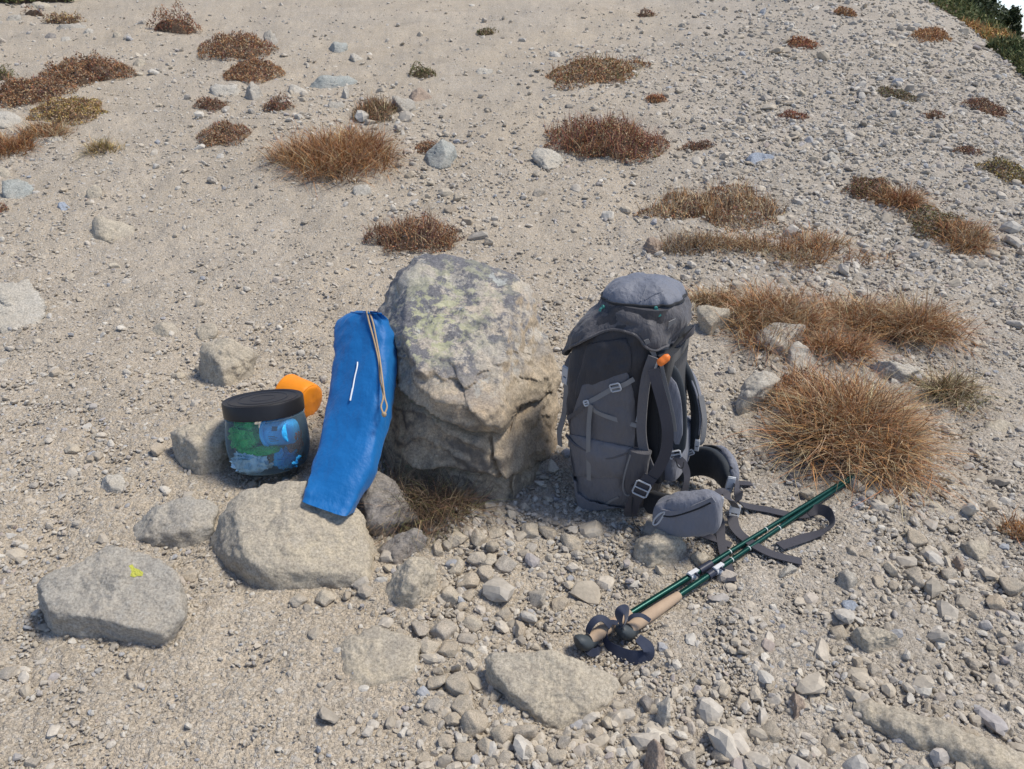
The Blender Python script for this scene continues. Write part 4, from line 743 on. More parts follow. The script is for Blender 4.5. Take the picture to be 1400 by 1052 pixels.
# ------------------------------------------------------------ gear: helpers
from mathutils.bvhtree import BVHTree
def nrm(v): v = np.asarray(v, float); return v / (np.linalg.norm(v) + 1e-12)
ZUP = np.array([0, 0, 1.])
def bvh(o):
    mw = np.array(o.matrix_world) if o.parent is None else None; L = np.array(o.location) + (np.array(o.parent.location) if o.parent else 0)
    return BVHTree.FromPolygons([tuple(np.array(v.co) + L) for v in o.data.vertices], [tuple(p.vertices) for p in o.data.polygons])
def cast(tree, px, py):
    r = nrm(ray(px, py)); h = tree.ray_cast(Vector(CAM), Vector(r)); return (np.array(h[0]), np.array(h[1]) * (1 if np.dot(h[1], r) < 0 else -1)) if h[0] is not None else (None, None)
def above(px, py, hgt=0.):              # a place hgt above the ground on a pixel's line of sight
    P = hit(px, py); return P + (CAM - P) * (hgt / (CAM[2] - P[2]))
def crom(P, n, closed=False):
    P = np.asarray(P, float); k = len(P)
    if closed: Q = np.concatenate([P[-1:], P, P[:2]])
    else: Q = np.concatenate([2 * P[:1] - P[1:2], P, 2 * P[-1:] - P[-2:-1]])
    seg = k if closed else k - 1; out = []
    for i in range(seg):
        a, b, c, d = Q[i:i + 4]
        for t in np.linspace(0, 1, n, endpoint=False): out.append(.5 * (2 * b + (c - a) * t + (2 * a - 5 * b + 4 * c - d) * t * t + (3 * b - a - 3 * c + d) * t ** 3))
    if not closed: out.append(P[-1])
    return np.array(out)
class Thing:
    def __init__(s, name, loc, label, cat, group=None): s.loc = np.array(loc, float); s.o = empty(name, loc, label, cat, group)
    def add(s, name, V, Fs, mat, parent=None, smooth=True, bevel=0, sub=0, solid=0):
        me = mesh_py(name, np.asarray(V, float) - s.loc, Fs); o = link(name, me, M[mat] if isinstance(mat, str) else mat, parent or s.o, smooth); me.set_sharp_from_angle(angle=R(48))
        if solid: md = o.modifiers.new('thick', 'SOLIDIFY'); md.thickness = solid; md.offset = -1
        if bevel: md = o.modifiers.new('bevel', 'BEVEL'); md.width = bevel; md.segments = 2; md.limit_method = 'ANGLE'
        if sub: md = o.modifiers.new('sub', 'SUBSURF'); md.levels = md.render_levels = sub
        return o
def loft(rings, cap0=True, cap1=True, closed=True):
    n = len(rings[0]); V = np.concatenate(rings); Fs = []
    for i in range(len(rings) - 1):
        for j in range(n if closed else n - 1):
            a, b = i * n + j, i * n + (j + 1) % n; Fs.append((a, b, b + n, a + n))
    if cap0: Fs.append(tuple(range(n))[::-1])
    if cap1: Fs.append(tuple((len(rings) - 1) * n + j for j in range(n)))
    return V, Fs
def tube(P, r, n=8, closed=False):
    P = np.asarray(P, float); k = len(P); r = np.broadcast_to(r, (k,)); rings = []; up = None
    for i in range(k):
        t = nrm(P[(i + 1) % k] - P[i - 1]) if closed else nrm(P[min(i + 1, k - 1)] - P[max(i - 1, 0)])
        if up is None: up = nrm(np.cross(t, [.31, .2, .93])); 
        up = nrm(up - t * np.dot(up, t)); w = np.cross(t, up)
        rings.append(np.array([P[i] + r[i] * (math.cos(a) * up + math.sin(a) * w) for a in np.linspace(0, 2 * math.pi, n, endpoint=False)]))
    if closed: rings.append(rings[0])
    return loft(rings, not closed, not closed)
def ribbon(P, N, w, th=.0016, n=5, smoothn=True):
    """a flat band of webbing along P, lying with its face along N (one vector or one per point)"""
    P = np.asarray(P, float); N = np.broadcast_to(np.asarray(N, float), P.shape); W = np.broadcast_to(np.asarray(w, float), (len(P),))
    Q = crom(P, n); NN = crom(N, n); WW = crom(np.stack([W, W, W], 1), n)[:, 0]; rings = []
    for i in range(len(Q)):
        t = nrm(Q[min(i + 1, len(Q) - 1)] - Q[max(i - 1, 0)]); s = nrm(np.cross(t, NN[i])); nn = np.cross(s, t); a, b = s * WW[i] / 2, nn * th / 2
        rings.append(np.array([Q[i] - a - b, Q[i] + a - b, Q[i] + a + b, Q[i] - a + b]))
    return loft(rings)
def lathe(profile, O, ax, n=40, cap=True):
    ax = nrm(ax); u = nrm(np.cross(ax, [0.3, 1, .1])); v = np.cross(ax, u)
    rings = [np.array([O + ax * h + r * (math.cos(a) * u + math.sin(a) * v) for a in np.linspace(0, 2 * math.pi, n, endpoint=False)]) for r, h in profile]
    return loft(rings, cap, cap)
def box(C, a, b, c):                    # half vectors
    V = [C + i * a + j * b + k * c for i in (-1, 1) for j in (-1, 1) for k in (-1, 1)]
    return np.array(V), [(0, 1, 3, 2), (4, 6, 7, 5), (0, 4, 5, 1), (2, 3, 7, 6), (0, 2, 6, 4), (1, 5, 7, 3)]
def merge(*gs):
    V, Fs, o = [], [], 0
    for v, f in gs: V.append(v); Fs += [tuple(i + o for i in q) for q in f]; o += len(v)
    return np.concatenate(V), Fs
def frame_bar(C, a, b, r, bar=True):    # a rounded rectangular ring (buckle) with a cross bar
    c = [C + a * x + b * y for x, y in ((-1, -.8), (-.8, -1), (.8, -1), (1, -.8), (1, .8), (.8, 1), (-.8, 1), (-1, .8))]
    g = [tube(np.array(c), r, 6, True)]
    if bar: g.append(tube(np.array([C - a, C + a]), r * .9, 6))
    return merge(*g)
def sring(C, a, b, ex, n=48):
    th = np.linspace(0, 2 * math.pi, n, endpoint=False); c, s = np.cos(th), np.sin(th)
    return C + (np.sign(c) * np.abs(c) ** (2 / ex))[:, None] * a + (np.sign(s) * np.abs(s) ** (2 / ex))[:, None] * b

# ------------------------------------------------------------ gear: materials
def fabric(name, color, rough=.7, weave=900, wr=.4, sheen=.15, var=.2, wscale=22, stripe=0):
    t = NT(name); g = t.coord('Object'); c = t.mix(var, color, t.mix(1., color, t.ramp(t.noise(g, 9, 4, .6), [(.3, .6), (.7, 1.35)]), 'MULTIPLY'))
    mp = t.n('Mapping'); t.set(mp.inputs[0], g); mp.inputs['Rotation'].default_value = (.5, .4, .7); mp.inputs['Scale'].default_value = (1, 1, .35)
    h = t.noise(mp.outputs[0], wscale, 4, .55); b = t.bump(h, wr, .02)
    w = t.n('TexWave', wave_type='BANDS'); t.set(w.inputs['Vector'], g); w.inputs['Scale'].default_value = weave / 6.28; b = t.bump(w.outputs['Fac'], .12, .0008, b)
    return t.out(c, rough, b, Sheen_Weight=sheen)
def plain(name, color, rough=.5, **k):
    t = NT(name); g = t.coord('Object'); c = t.mix(.25, color, t.mix(1., color, t.ramp(t.noise(g, 60, 3, .6), [(.3, .7), (.7, 1.25)]), 'MULTIPLY')); return t.out(c, rough, t.bump(t.noise(g, 300, 2), .1, .001), **k)
M['blue_nylon'] = fabric('blue_nylon', (.004, .130, .375), .52, 1500, .5, .1, .12, 16)
M['pack_dark'] = fabric('pack_black_nylon', (.043, .041, .044), .62, 900, .5)
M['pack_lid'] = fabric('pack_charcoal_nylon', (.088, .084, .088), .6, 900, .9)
M['pack_top_lit'] = fabric('pack_skylit_nylon', (.16, .168, .195), .6, 900, .8)  # lid cloth lightened and blued: sky and sun light put into its colour
M['pack_grey'] = fabric('pack_grey_panel', (.125, .119, .123), .65, 700, .85)
M['pack_low'] = fabric('pack_slate_panel', (.145, .141, .149), .6, 900, .8)
M['pouch'] = fabric('pouch_slate_nylon', (.17, .175, .20), .6, 900, .8)
M['mesh'] = fabric('black_spacer_mesh', (.016, .017, .019), .85, 400, .2)
M['pad'] = fabric('strap_padding', (.026, .032, .038), .7, 500, .2)
M['web'] = fabric('grey_webbing', (.21, .205, .20), .7, 1800, .1, .1, .15)
M['webdark'] = fabric('dark_webbing', (.050, .048, .056), .65, 1800, .1, .1, .15)
M['buckle'] = plain('grey_plastic_buckle', (.46, .47, .48), .35)
M['teal'] = plain('teal_cord', (.05, .22, .19), .6); M['orange'] = plain('orange_plastic', (.80, .20, .035), .45); M['pink'] = plain('magenta_label', (.45, .05, .18), .6)
M['orange_bag'] = fabric('orange_nylon', (.85, .27, .01), .5, 1200, .12, .1, .1, 30)
M['lid_black'] = plain('black_plastic', (.018, .018, .02), .42); M['cord'] = plain('tan_cord', (.42, .31, .19), .8); M['white'] = plain('white_cord', (.75, .78, .8), .6)
M['cork'] = plain('cork', (.43, .315, .215), .85); M['knob'] = plain('grey_rubber', (.055, .065, .07), .55); M['sleeve'] = plain('navy_plastic', (.03, .035, .055), .4)
M['clamp'] = plain('white_plastic', (.62, .62, .62), .4); M['strap_navy'] = fabric('navy_webbing', (.028, .036, .062), .7, 1500, .2)
M['green_metal'] = plain('green_anodised', (.004, .046, .037), .30, Metallic=.45); M['silver_ring'] = plain('silver_print', (.55, .60, .58), .35); M['tip'] = plain('pole_tip_grey', (.10, .13, .13), .4)
def clear():
    t = NT('clear_polycarbonate'); o = t.t.nodes['Material Output']; tr = t.n('BsdfTransparent'); tr.inputs[0].default_value = (.97, .99, 1.0, 1)
    t.b.inputs['Base Color'].default_value = (.40, .56, .66, 1); t.b.inputs['Roughness'].default_value = .12; t.b.inputs['Specular IOR Level'].default_value = .6
    mx = t.n('MixShader'); fr = t.n('Fresnel'); fr.inputs[0].default_value = 1.35; t.set(mx.inputs[0], t.math('ADD', fr.outputs[0], .10)); t.t.links.new(tr.outputs[0], mx.inputs[1]); t.t.links.new(t.b.outputs[0], mx.inputs[2]); t.t.links.new(mx.outputs[0], o.inputs[0]); return t.m
M['clear'] = clear()
for k, c in (('c_green', (.05, .50, .10)), ('c_blue', (.05, .48, .95)), ('c_pale', (.48, .74, .90)), ('c_red', (.42, .11, .08)), ('c_dark', (.20, .27, .34)), ('c_brown', (.20, .14, .09)), ('c_ink', (.03, .10, .22))): M[k] = fabric(k, c, .4, 900, .8, 0, .35, 40)

# ------------------------------------------------------------ bear canister with food inside
base = hit(372, 641); RC = .5 * m(105, base); AX = nrm([-.06, .22, 1]); HC = m(94, base) * 1.0
can = Thing('food_canister', base, 'clear round food canister with a wide black lid, full of coloured packets', 'canister')
CO0 = base + np.array([0, 0, .012])
prof = [(RC * .80, 0), (RC * .90, .008), (RC * .97, .03), (RC * 1.03, HC * .28), (RC * 1.035, HC * .45), (RC * 1.0, HC * .66), (RC * .965, HC * .76), (RC * .955, HC * .82)]
def rs_(pf, n): P = crom(np.array([(a, b, 0) for a, b in pf]), n); return [(p[0], p[1]) for p in P]
can.add('canister_body', *lathe(rs_(prof, 4), CO0, AX, 56, True), 'clear')
lp = [(RC * .985, HC * .80), (RC * 1.0, HC * .805), (RC * 1.005, HC * .99), (RC * .985, HC * 1.01), (RC * .95, HC * 1.005), (RC * .93, HC * 1.0), (RC * .5, HC * 1.003), (.001, HC * 1.004)]
ld = can.add('canister_lid', *lathe(lp, CO0, AX, 72, False), 'lid_black')
can.add('lid_ridge', *merge(*[lathe([(RC * q, HC * 1.003), (RC * (q + .012), HC * 1.008), (RC * (q + .024), HC * 1.003)], CO0, AX, 56, False) for q in (.3, .6, .84)]), 'lid_black', ld)
can.add('canister_rim', *lathe([(RC * .97, HC * .765), (RC * .995, HC * .775), (RC * .97, HC * .785)], CO0, AX, 56, False), 'clear', can.o)
cu = nrm(np.cross([0, 1, 0], AX) * np.array([1, 1, 1])); cu = np.array([1., 0, 0]) - AX * AX[0]; cu = nrm(cu); cv = np.cross(AX, cu)   # right, away
if cv[1] > 0: cv = -cv                                       # cv now points to the viewer
def inside(u, v, w): return CO0 + RC * (u * cu + v * cv) + AX * HC * w
def packet(name, label, cat, C, a, b, c, mat, seed, crumple=.28):
    V, Fc = ico(4); V = np.sign(V) * np.abs(V) ** .75; s = min(np.linalg.norm(a), np.linalg.norm(b)); W = C + V[:, :1] * a + V[:, 1:2] * b + V[:, 2:] * c
    dsp = fbm((W - C) / s * 1.6 + seed, 4, .6, billow=True) * crumple * s; Vd = W + nrm_rows(W - C) * dsp[:, None]
    t = Thing(name, C, label, cat, 'food packed in the canister'); t.add('wrapper', Vd, [tuple(f) for f in Fc], mat); return t
def nrm_rows(A): return A / (np.linalg.norm(A, axis=1)[:, None] + 1e-9)
packet('plastic_bag', 'crumpled light blue plastic bag at the bottom left inside the canister', 'bag', inside(-.30, .50, .17), cu * RC * .50, cv * RC * .25, AX * HC * .15, 'c_pale', 3., .45)
packet('plastic_bag', 'thin green plastic bag twisted across the middle of the canister', 'bag', inside(-.44, .38, .52), cu * RC * .34, cv * RC * .22, AX * HC * .20, 'c_green', 5., .5)
packet('plastic_bag', 'green plastic bag tail lying under the blue tub in the canister', 'bag', inside(.05, .62, .335), cu * RC * .45, cv * RC * .16, AX * HC * .05, 'c_green', 8., .3)
packet('food_packet', 'dark red food packet at the right wall of the canister', 'packet', inside(.74, .22, .40), cu * RC * .18, cv * RC * .3, AX * HC * .18, 'c_red', 9.)
packet('food_packet', 'small bright blue wrapper below the blue tub in the canister', 'packet', inside(.42, .58, .27), cu * RC * .13, cv * RC * .12, AX * HC * .08, 'c_blue', 11.)
packet('food_packet', 'brown food packet in the low middle of the canister', 'packet', inside(.12, .45, .22), cu * RC * .24, cv * RC * .2, AX * HC * .10, 'c_brown', 13.)
packet('stuff_sack', 'dark bundle filling the back of the canister', 'bag', inside(.1, -.15, .30), cu * RC * .72, cv * RC * .42, AX * HC * .26, 'c_dark', 15., .2)
packet('food_packet', 'grey-brown packet at the left wall of the canister', 'packet', inside(-.62, .12, .32), cu * RC * .2, cv * RC * .28, AX * HC * .16, 'c_brown', 17.)
packet('plastic_bag', 'rumpled blue plastic bag at the lower right inside the canister', 'bag', inside(.52, .42, .16), cu * RC * .32, cv * RC * .24, AX * HC * .12, 'c_blue', 21., .4)
tb = inside(.42, .36, .555); ta = nrm(cu * 1.0 + AX * .10 + cv * .42)
tub = Thing('plastic_tub', tb, 'small bright blue plastic tub lying on its side in the canister', 'tub', 'food packed in the canister'); tr_ = HC * .225
body = tub.add('tub_body', *lathe([(.001, RC * .42), (tr_ * .74, RC * .42), (tr_ * .80, RC * .40), (tr_ * .92, -RC * .16), (tr_ * .94, -RC * .20)], tb, ta, 32, False), 'c_blue')
tub.add('tub_lid', *lathe([(tr_ * .95, -RC * .16), (tr_ * 1.06, -RC * .17), (tr_ * 1.06, -RC * .26), (tr_ * .98, -RC * .28), (.001, -RC * .27)], tb, ta, 32, False), 'c_blue')
def tub_pt(al, h, off=.0015):
    u = nrm(AX - ta * np.dot(AX, ta)); w = np.cross(ta, u); w = w if np.dot(w, cv) > 0 else -w; k = (h + RC * .20) / (RC * .6); rr = tr_ * (.94 - .14 * k) + off
    return tb + ta * h + rr * (math.cos(al) * w + math.sin(al) * u)
def tub_patch(a0, a1, h0, h1): 
    g = [[tub_pt(a, h) for h in np.linspace(h0, h1, 3)] for a in np.linspace(a0, a1, 5)]; V = np.array(g).reshape(-1, 3); return V, [(i * 3 + j, i * 3 + j + 1, i * 3 + j + 4, i * 3 + j + 3) for i in range(4) for j in range(2)]
tub.add('tub_label', *merge(*([tub_patch(.30, .62, RC * .08, RC * .24)] + [tub_patch(-.1 - .12 * q, -.06 - .12 * q, -RC * .04, RC * (.16 + .05 * (q % 2))) for q in range(4)])), 'c_ink', body)

# ------------------------------------------------------------ orange bag
ob = hit(407, 566); orr = m(25, ob); oa = nrm([.86, -.48, -.10]); oc = ob + np.array([0, .02, orr * .92])
ot = Thing('stuff_sack', ob, 'plump orange stuff sack lying behind the canister lid', 'stuff sack')
V, Fs = lathe(rs_([(.002, m(27, ob)), (orr * .62, m(26.5, ob)), (orr * .90, m(24, ob)), (orr * 1.0, m(16, ob)), (orr * 1.02, -m(10, ob)), (orr * .95, -m(20, ob)), (.004, -m(24, ob))], 5), oc, oa, 40)
V = V + nrm_rows(V - oc) * (.0015 * fbm(V * 30, 3))[:, None]; ot.add('sack_body', V, Fs, 'orange_bag')
ot.add('seam', *lathe([(orr * .90, m(24.0, ob)), (orr * .935, m(23.8, ob)), (orr * .945, m(22, ob))], oc, oa, 40, False), 'orange_bag')

# ------------------------------------------------------------ blue sack leaning on the boulder
tr3 = bvh(sack_rock); Pb, _ = cast(tr3, 442, 697)
Yb = Pb[1]; tbo = bvh(boulder_o); bh = [cast(tbo, *q)[0] for q in ((528, 470), (532, 500), (530, 450))]; bh = [b[1] for b in bh if b is not None]
LEAN = float(np.clip((min(bh) - .10 - Yb) / .80, .2, .48)) if bh else .25; print('SACK LEAN', LEAN, Yb, bh)
LV = [(411, 685, 474, 707), (416, 664, 484, 688), (424, 640, 498, 640 + 12), (437, 572, 515, 584), (447, 532, 520, 540), (451, 480, 525, 486), (454, 452, 524, 458), (458, 438, 518, 441), (472, 430, 511, 432), (486, 425, 504, 426)]
bs = Thing('tent_sack', Pb, 'long blue nylon sack standing on a rock and leaning on the boulder', 'sack'); rings = []; ctr_ = []
for i, (lx, ly, rx, ry) in enumerate(LV):
    tt = (697 - (ly + ry) / 2) / 270; Y = Yb + LEAN * tt
    Lp, Rp = at(lx, ly, Y + .045 * sstep(0, .4, tt) + .004), at(rx, ry, Y - .035); wv = (Rp - Lp) / 2; n = nrm(np.cross(wv, [0, .35, 1])); n = n if n[1] > 0 else -n
    T = (.040, .045, .050, .055, .056, .055, .048, .038, .026, .014)[i]; C = (Lp + Rp) / 2 + n * T * .8; ctr_.append((C, n, T, Y)); rings.append((C, wv, n * T))
Cs = crom(np.array([r[0] for r in rings]), 6); As = crom(np.array([r[1] for r in rings]), 6); Bs = crom(np.array([r[2] for r in rings]), 6); R_ = []
for i in range(len(Cs)):
    t = i / (len(Cs) - 1); rg = sring(Cs[i], As[i], Bs[i], (5.0 - 1.6 * sstep(0, .3, t)) - 1.2 * sstep(.6, 1, t), 72); d = rg - Cs[i]; th = np.linspace(0, 2 * np.pi, 72, endpoint=False)
    g = sstep(.70, 1, t); rg = Cs[i] + d * (1 + g * .17 * np.sin(th * 11 + 2 * np.sin(th * 3))[:, None]) + nrm_rows(d) * (.0075 * fbm(rg * np.array([13, 13, 6]) + 4, 3) + .003 * fbm(rg * 40, 2))[:, None]; R_.append(rg)
sk = bs.add('sack_body', *loft(R_), 'blue_nylon'); tsk = bvh(sk)
def onsack(px, py, off=.003):
    P, n = cast(tsk, px, py)
    if P is None: P = at(px, py, Yb + LEAN * (697 - py) / 270 - .03); return P
    return P + n * off
ca = [onsack(501, 425), onsack(506, 443, .005), onsack(513, 470, .005), onsack(518, 496, .006), onsack(519.5, 520, .006)]; YE = lambda py: Yb + LEAN * (697 - py) / 270 - .045
ca += [at(524, 542, YE(542)), at(521, 556, YE(556)), at(524, 566, YE(566))]
cb = [onsack(504, 426), onsack(511, 444, .006), onsack(516, 470, .006), onsack(519.5, 492, .007), at(523.5, 524, YE(524)), at(526, 544, YE(544)), at(529, 556, YE(556)), at(526, 566, YE(566))]; Ye = YE(567)
cdo = bs.add('drawcord', *merge(tube(crom(ca, 6), .0026), tube(crom(cb, 6), .0026)), 'cord'); kn, kf = ico(3); bs.add('cord_knot', at(525, 567, Ye - .013) + kn * np.array([.007, .006, .008]) * (1 + .15 * perlin(kn * 3))[:, None], [tuple(f) for f in kf], 'cord', cdo)
bs.add('white_pull_cord', *merge(tube(crom([onsack(489.5, 496), onsack(489, 503), onsack(486, 516), onsack(483, 532)], 5), .0021), tube(crom([onsack(483, 532, .004), onsack(481, 540), onsack(479.5, 548)], 5), .0026)), 'white')
bs.add('top_hem', *tube(R_[-4] + nrm_rows(R_[-4] - Cs[-4]) * .002, .0022, 6, True), 'blue_nylon', sk)

# ------------------------------------------------------------ trekking poles
def pole(label, k, tp, hk, ht, grip, clamp, sleeve, rings_at, seed):
    K, T = above(*k, hk), above(*tp, ht); d = nrm(T - K); L = np.linalg.norm(T - K)
    s = np.linspace(.0, 1, 60); Q = K + (T - K) * s[:, None]; lift = max(0, (ground(Q[:, 0], Q[:, 1]) + .005 - Q[:, 2]).max()); K = K + [0, 0, lift]; T = T + [0, 0, lift]
    X = lambda f: K + d * L * f
    p = Thing('trekking_pole', K - [0, 0, .01], label, 'trekking pole', 'pair of trekking poles')
    upn = nrm(ZUP - d * d[2]); sd = np.cross(d, upn)
    def cyl(name, f0, f1, r0, r1, mat, par=None, n=20, swell=0):
        t = np.linspace(0, 1, 9); r = r0 + (r1 - r0) * t + swell * np.sin(t * np.pi); return p.add(name, *tube(np.array([X(f0 + (f1 - f0) * q) for q in t]), r, n), mat, par)
    sh = cyl('upper_shaft', grip - .01, sleeve, .0082, .0082, 'green_metal'); cyl('lower_shaft', sleeve - .01, .965, .0070, .0056, 'green_metal'); cyl('tip', .955, 1.0, .0062, .0032, 'tip')
    cyl('cork_grip', .030, grip, .0145, .0112, 'cork', None, 22, .0022)
    V, Fs = lathe([(.004, -.020), (.014, -.019), (.0205, -.012), (.0215, 0), (.019, .014), (.0165, .026), (.015, .034)], X(.015), d, 24); V = X(.015) + (V - X(.015)) + upn * (.55 * np.clip(-(V - X(.015)) @ d, -.02, .02))[:, None]
    p.add('grip_knob', V, Fs, 'knob')
    lk = cyl('lock_sleeve', sleeve - .028, sleeve + .012, .0105, .0105, 'sleeve')
    c0 = X(clamp); g = [tube(np.array([c0 - d * .012, c0 + d * .010]), .0118, 18), box(c0 + upn * .0125 + sd * .003, d * .016, sd * .006, upn * .003), box(c0 + sd * .012, d * .006, sd * .003, upn * .006)]
    cl = p.add('clamp_lever', *merge(*g), 'clamp', None, True, .001); p.add('clamp_bolt', *tube(np.array([c0 + sd * .010 + upn * .012, c0 + sd * .022 + upn * .012]), .0035, 10), 'sleeve', cl)
    for f in rings_at: cyl('silver_band', f, f + .0025, .0073, .0073, 'silver_ring', None)
    return p, X, upn, sd, d
p1, X1, u1, s1, d1 = pole('rear trekking pole, its grey knob sticking out farthest left', (790, 886), (1181, 643), .020, .014, .145, .335, .385, (.46, .59), 1)
p2, X2, u2, s2, d2 = pole('front trekking pole with its tan cork grip in full view', (848, 869), (1176, 648), .026, .016, .20, .345, .335, (.40, .47, .60), 2)
A = above
def wpath(pts): return [A(*q) for q in pts]
p1.add('wrist_strap', *ribbon(wpath([(836, 856, .045), (824, 846, .065), (814, 848, .07), (806, 858, .055), (804, 868, .035), (812, 880, .012), (818, 890, .010), (808, 892, .012), (803, 884, .02)]), np.array([(0, -.5, .8), (.0, -.3, 1), (-.3, -.3, .9), (-.8, -.4, .4), (-1, -.5, .1), (-.6, -.7, -.1), (.5, -.8, .3), (.3, -.8, .5), (-.6, -.5, .5)], float), .019, .0018, 6), 'strap_navy')
ws = p2.add('wrist_strap', *ribbon(wpath([(850, 858, .05), (846, 846, .085), (848, 836, .105), (856, 834, .10), (856, 848, .075), (850, 858, .055)]), np.array([(-.9, -.4, 0), (-.7, -.6, .3), (0, -.5, .8), (.7, -.6, .3), (.9, -.5, 0), (.6, -.6, .2)], float), .022, .0018, 6), 'strap_navy')
p2.add('strap_loop', *ribbon(wpath([(845, 852, .045), (834, 852, .045), (828, 866, .03), (830, 880, .014), (846, 893, .008), (866, 899, .008), (884, 897, .010), (886, 886, .022), (872, 872, .040)]), np.array([(0, -.3, 1), (-.6, -.4, .7), (-1, -.4, .3), (-.7, -.7, .3), (-.2, -.9, .5), (0, -.95, .5), (.3, -.9, .6), (.5, -.8, .5), (.4, -.8, .5)], float), np.array([.012, .012, .013, .02, .03, .032, .032, .030, .02]), .0018, 6), 'strap_navy', ws)
p2.add('strap_end', *ribbon(wpath([(858, 848, .05), (866, 842, .058), (878, 842, .056), (889, 849, .04)]), np.array([(-.4, -.3, 1), (-.1, -.4, .9), (.2, -.6, .8), (.4, -.8, .5)], float), .010, .0018, 6), 'strap_navy', ws)

# lichen spot on the squarish rock
tsp = bvh(spot_rock); LQ = [(176, 774), (181, 772), (184, 777), (190, 779), (196, 783), (195, 788), (188, 788), (183, 790), (178, 788), (180, 782)]
LV2 = [cast(tsp, x, y) for x, y in LQ]; cc = cast(tsp, 185, 782)
if cc[0] is not None and all(p[0] is not None for p in LV2):
    L0 = np.array(spot_rock.location); Vq = []; Fq_ = []; nq = len(LV2)
    for f in (1., .66, .33): Vq += [cast(tsp, 185 + (x - 185) * f, 782 + (y - 782) * f)[0] + cc[1] * (.0012 + .0012 * (1 - f)) - L0 for x, y in LQ]
    Vq.append(cc[0] + cc[1] * .0026 - L0)
    for r_ in range(2): Fq_ += [(r_ * nq + j, r_ * nq + (j + 1) % nq, (r_ + 1) * nq + (j + 1) % nq, (r_ + 1) * nq + j) for j in range(nq)]
    Fq_ += [(2 * nq + j, 2 * nq + (j + 1) % nq, 3 * nq) for j in range(nq)]
    M['lichen'] = fabric('yellow_lichen', (.50, .50, .09), .9, 300, .6, 0, .5, 200); link('lichen_patch', mesh_py('lichen_patch', Vq, Fq_), M['lichen'], spot_rock)
# ------------------------------------------------------------ the backpack
PO = hit(836, 703); PSI = R(25); EX = np.array([math.cos(PSI), -math.sin(PSI), 0]); EY = np.array([math.sin(PSI), math.cos(PSI), 0])
def bp(px, py, yl=0.):                   # a place on the pack: where a line of sight meets the upright plane a depth yl behind the near side
    r = ray(px, py); return CAM + r * (np.dot(PO + EY * yl - CAM, EY) / np.dot(r, EY))
def loc(P): d = np.asarray(P) - PO; return np.array([d @ EX, d @ EY, d[2]])
def wld(x, y, z): return PO + EX * x + EY * y + ZUP * z
pk = Thing('backpack', PO, 'large grey and black hiking backpack standing upright with its hip belt and straps trailing', 'backpack')
W = .28
secs = [(707, 806, 866, .18), (702, 793, 878, .07), (688, 786, 886, .02), (660, 782, 889, 0), (620, 777, 890, -.012), (575, 771, 889, -.016), (530, 771, 888, -.014), (495, 776, 893, -.006), (462, 792, 903, .002), (438, 811, 911, .012), (422, 832, 914, .04)]
rings = []; prof = []
for py, a, b, ins in secs:
    A_, B_ = loc(bp(a, py, .05)), loc(bp(b, py, .02)); z = .5 * (A_[2] + B_[2]); prof.append((z, A_[0], B_[0], ins))
z_, xa, xb, ii = (np.array([p[k] for p in prof]) for k in range(4))
zz = np.linspace(z_[0], z_[-1], 60); fa, fb, fi = np.interp(zz, z_, xa), np.interp(zz, z_, xb), np.interp(zz, z_, ii)
sm = lambda q: np.convolve(np.pad(q, 3, 'edge'), np.ones(7) / 7, 'valid')
fa, fb, fi = sm(fa), sm(fb), sm(fi)
def body_ring(z, off=0., n=72, ex=3.4):
    a, b, i = np.interp(z, zz, fa), np.interp(z, zz, fb), np.interp(z, zz, fi); return sring(wld((a + b) / 2, W / 2, z), EX * ((b - a) / 2 + off), EY * (W / 2 - i + off), ex, n)
def cloth(V, C, amp, fr=9., seed=0.):
    d = V - C; d[:, 2] = 0; q = V * np.array([fr, fr, fr * .7]) + seed; fold = fbm(q, 3, .55) + .7 * np.clip(fbm(q * 1.9 + 7, 2, billow=True), -1, .6)
    return V + nrm_rows(d) * (amp * fold)[:, None]
RB = [body_ring(z) for z in zz]; RB = [cloth(r, r.mean(0), .008, 10) for r in RB]
body = pk.add('pack_body', *loft(RB), 'pack_dark'); tb_ = bvh(body)
# lid: skirt from a curved hem up to the zip, then a dome
zzip_n = loc(bp(860, 417, .045))[2]; ztop = zzip_n + .050 + PO[2]; nth = 96; TH = np.linspace(0, 2 * np.pi, nth, endpoint=False)
def hem_z(th):                           # angle 0 = towards the wearer's back (+X), -90 deg = near side
    near = loc(bp(850, 452, 0))[2]; front = loc(bp(780, 500, .04))[2]; back = loc(bp(893, 480, .0))[2]
    a = np.mod(th, 2 * np.pi); pts = [(0, back - .01), (.9, near - .03), (np.pi / 2, near), (2.2, near - .05), (np.pi - .5, front + .05), (np.pi - .12, front), (np.pi + .12, front), (np.pi + .55, front + .055), (4.15, near - .055), (4.55, near - .004), (4.85, near), (5.3, near - .045), (5.85, back), (2 * np.pi, back - .01)]
    return np.interp(a, [p[0] for p in pts], [p[1] for p in pts])
hz = sm(np.concatenate([hem_z(TH)[-9:], hem_z(TH), hem_z(TH)[:9]]))[9:-9]
def lid_ring(z_of_th, off): 
    out = np.zeros((nth, 3))
    for j in range(nth):
        z = min(z_of_th[j], zz[-1] - .0); a, b, i = np.interp(z, zz, fa), np.interp(z, zz, fb), np.interp(z, zz, fi); zc2 = min(z, zzip_n - .03); i = min(i, .004) + .055 * sstep(zzip_n - .10, zzip_n + .01, z); a = min(a, np.interp(zc2, zz, fa) + .0)
        c, s = math.cos(TH[j]), math.sin(TH[j]); e = 2 / 3.2
        out[j] = wld((a + b) / 2 + np.sign(c) * abs(c) ** e * ((b - a) / 2 + off), W / 2 + np.sign(s) * abs(s) ** e * (W / 2 - i + off), z_of_th[j])
    return out
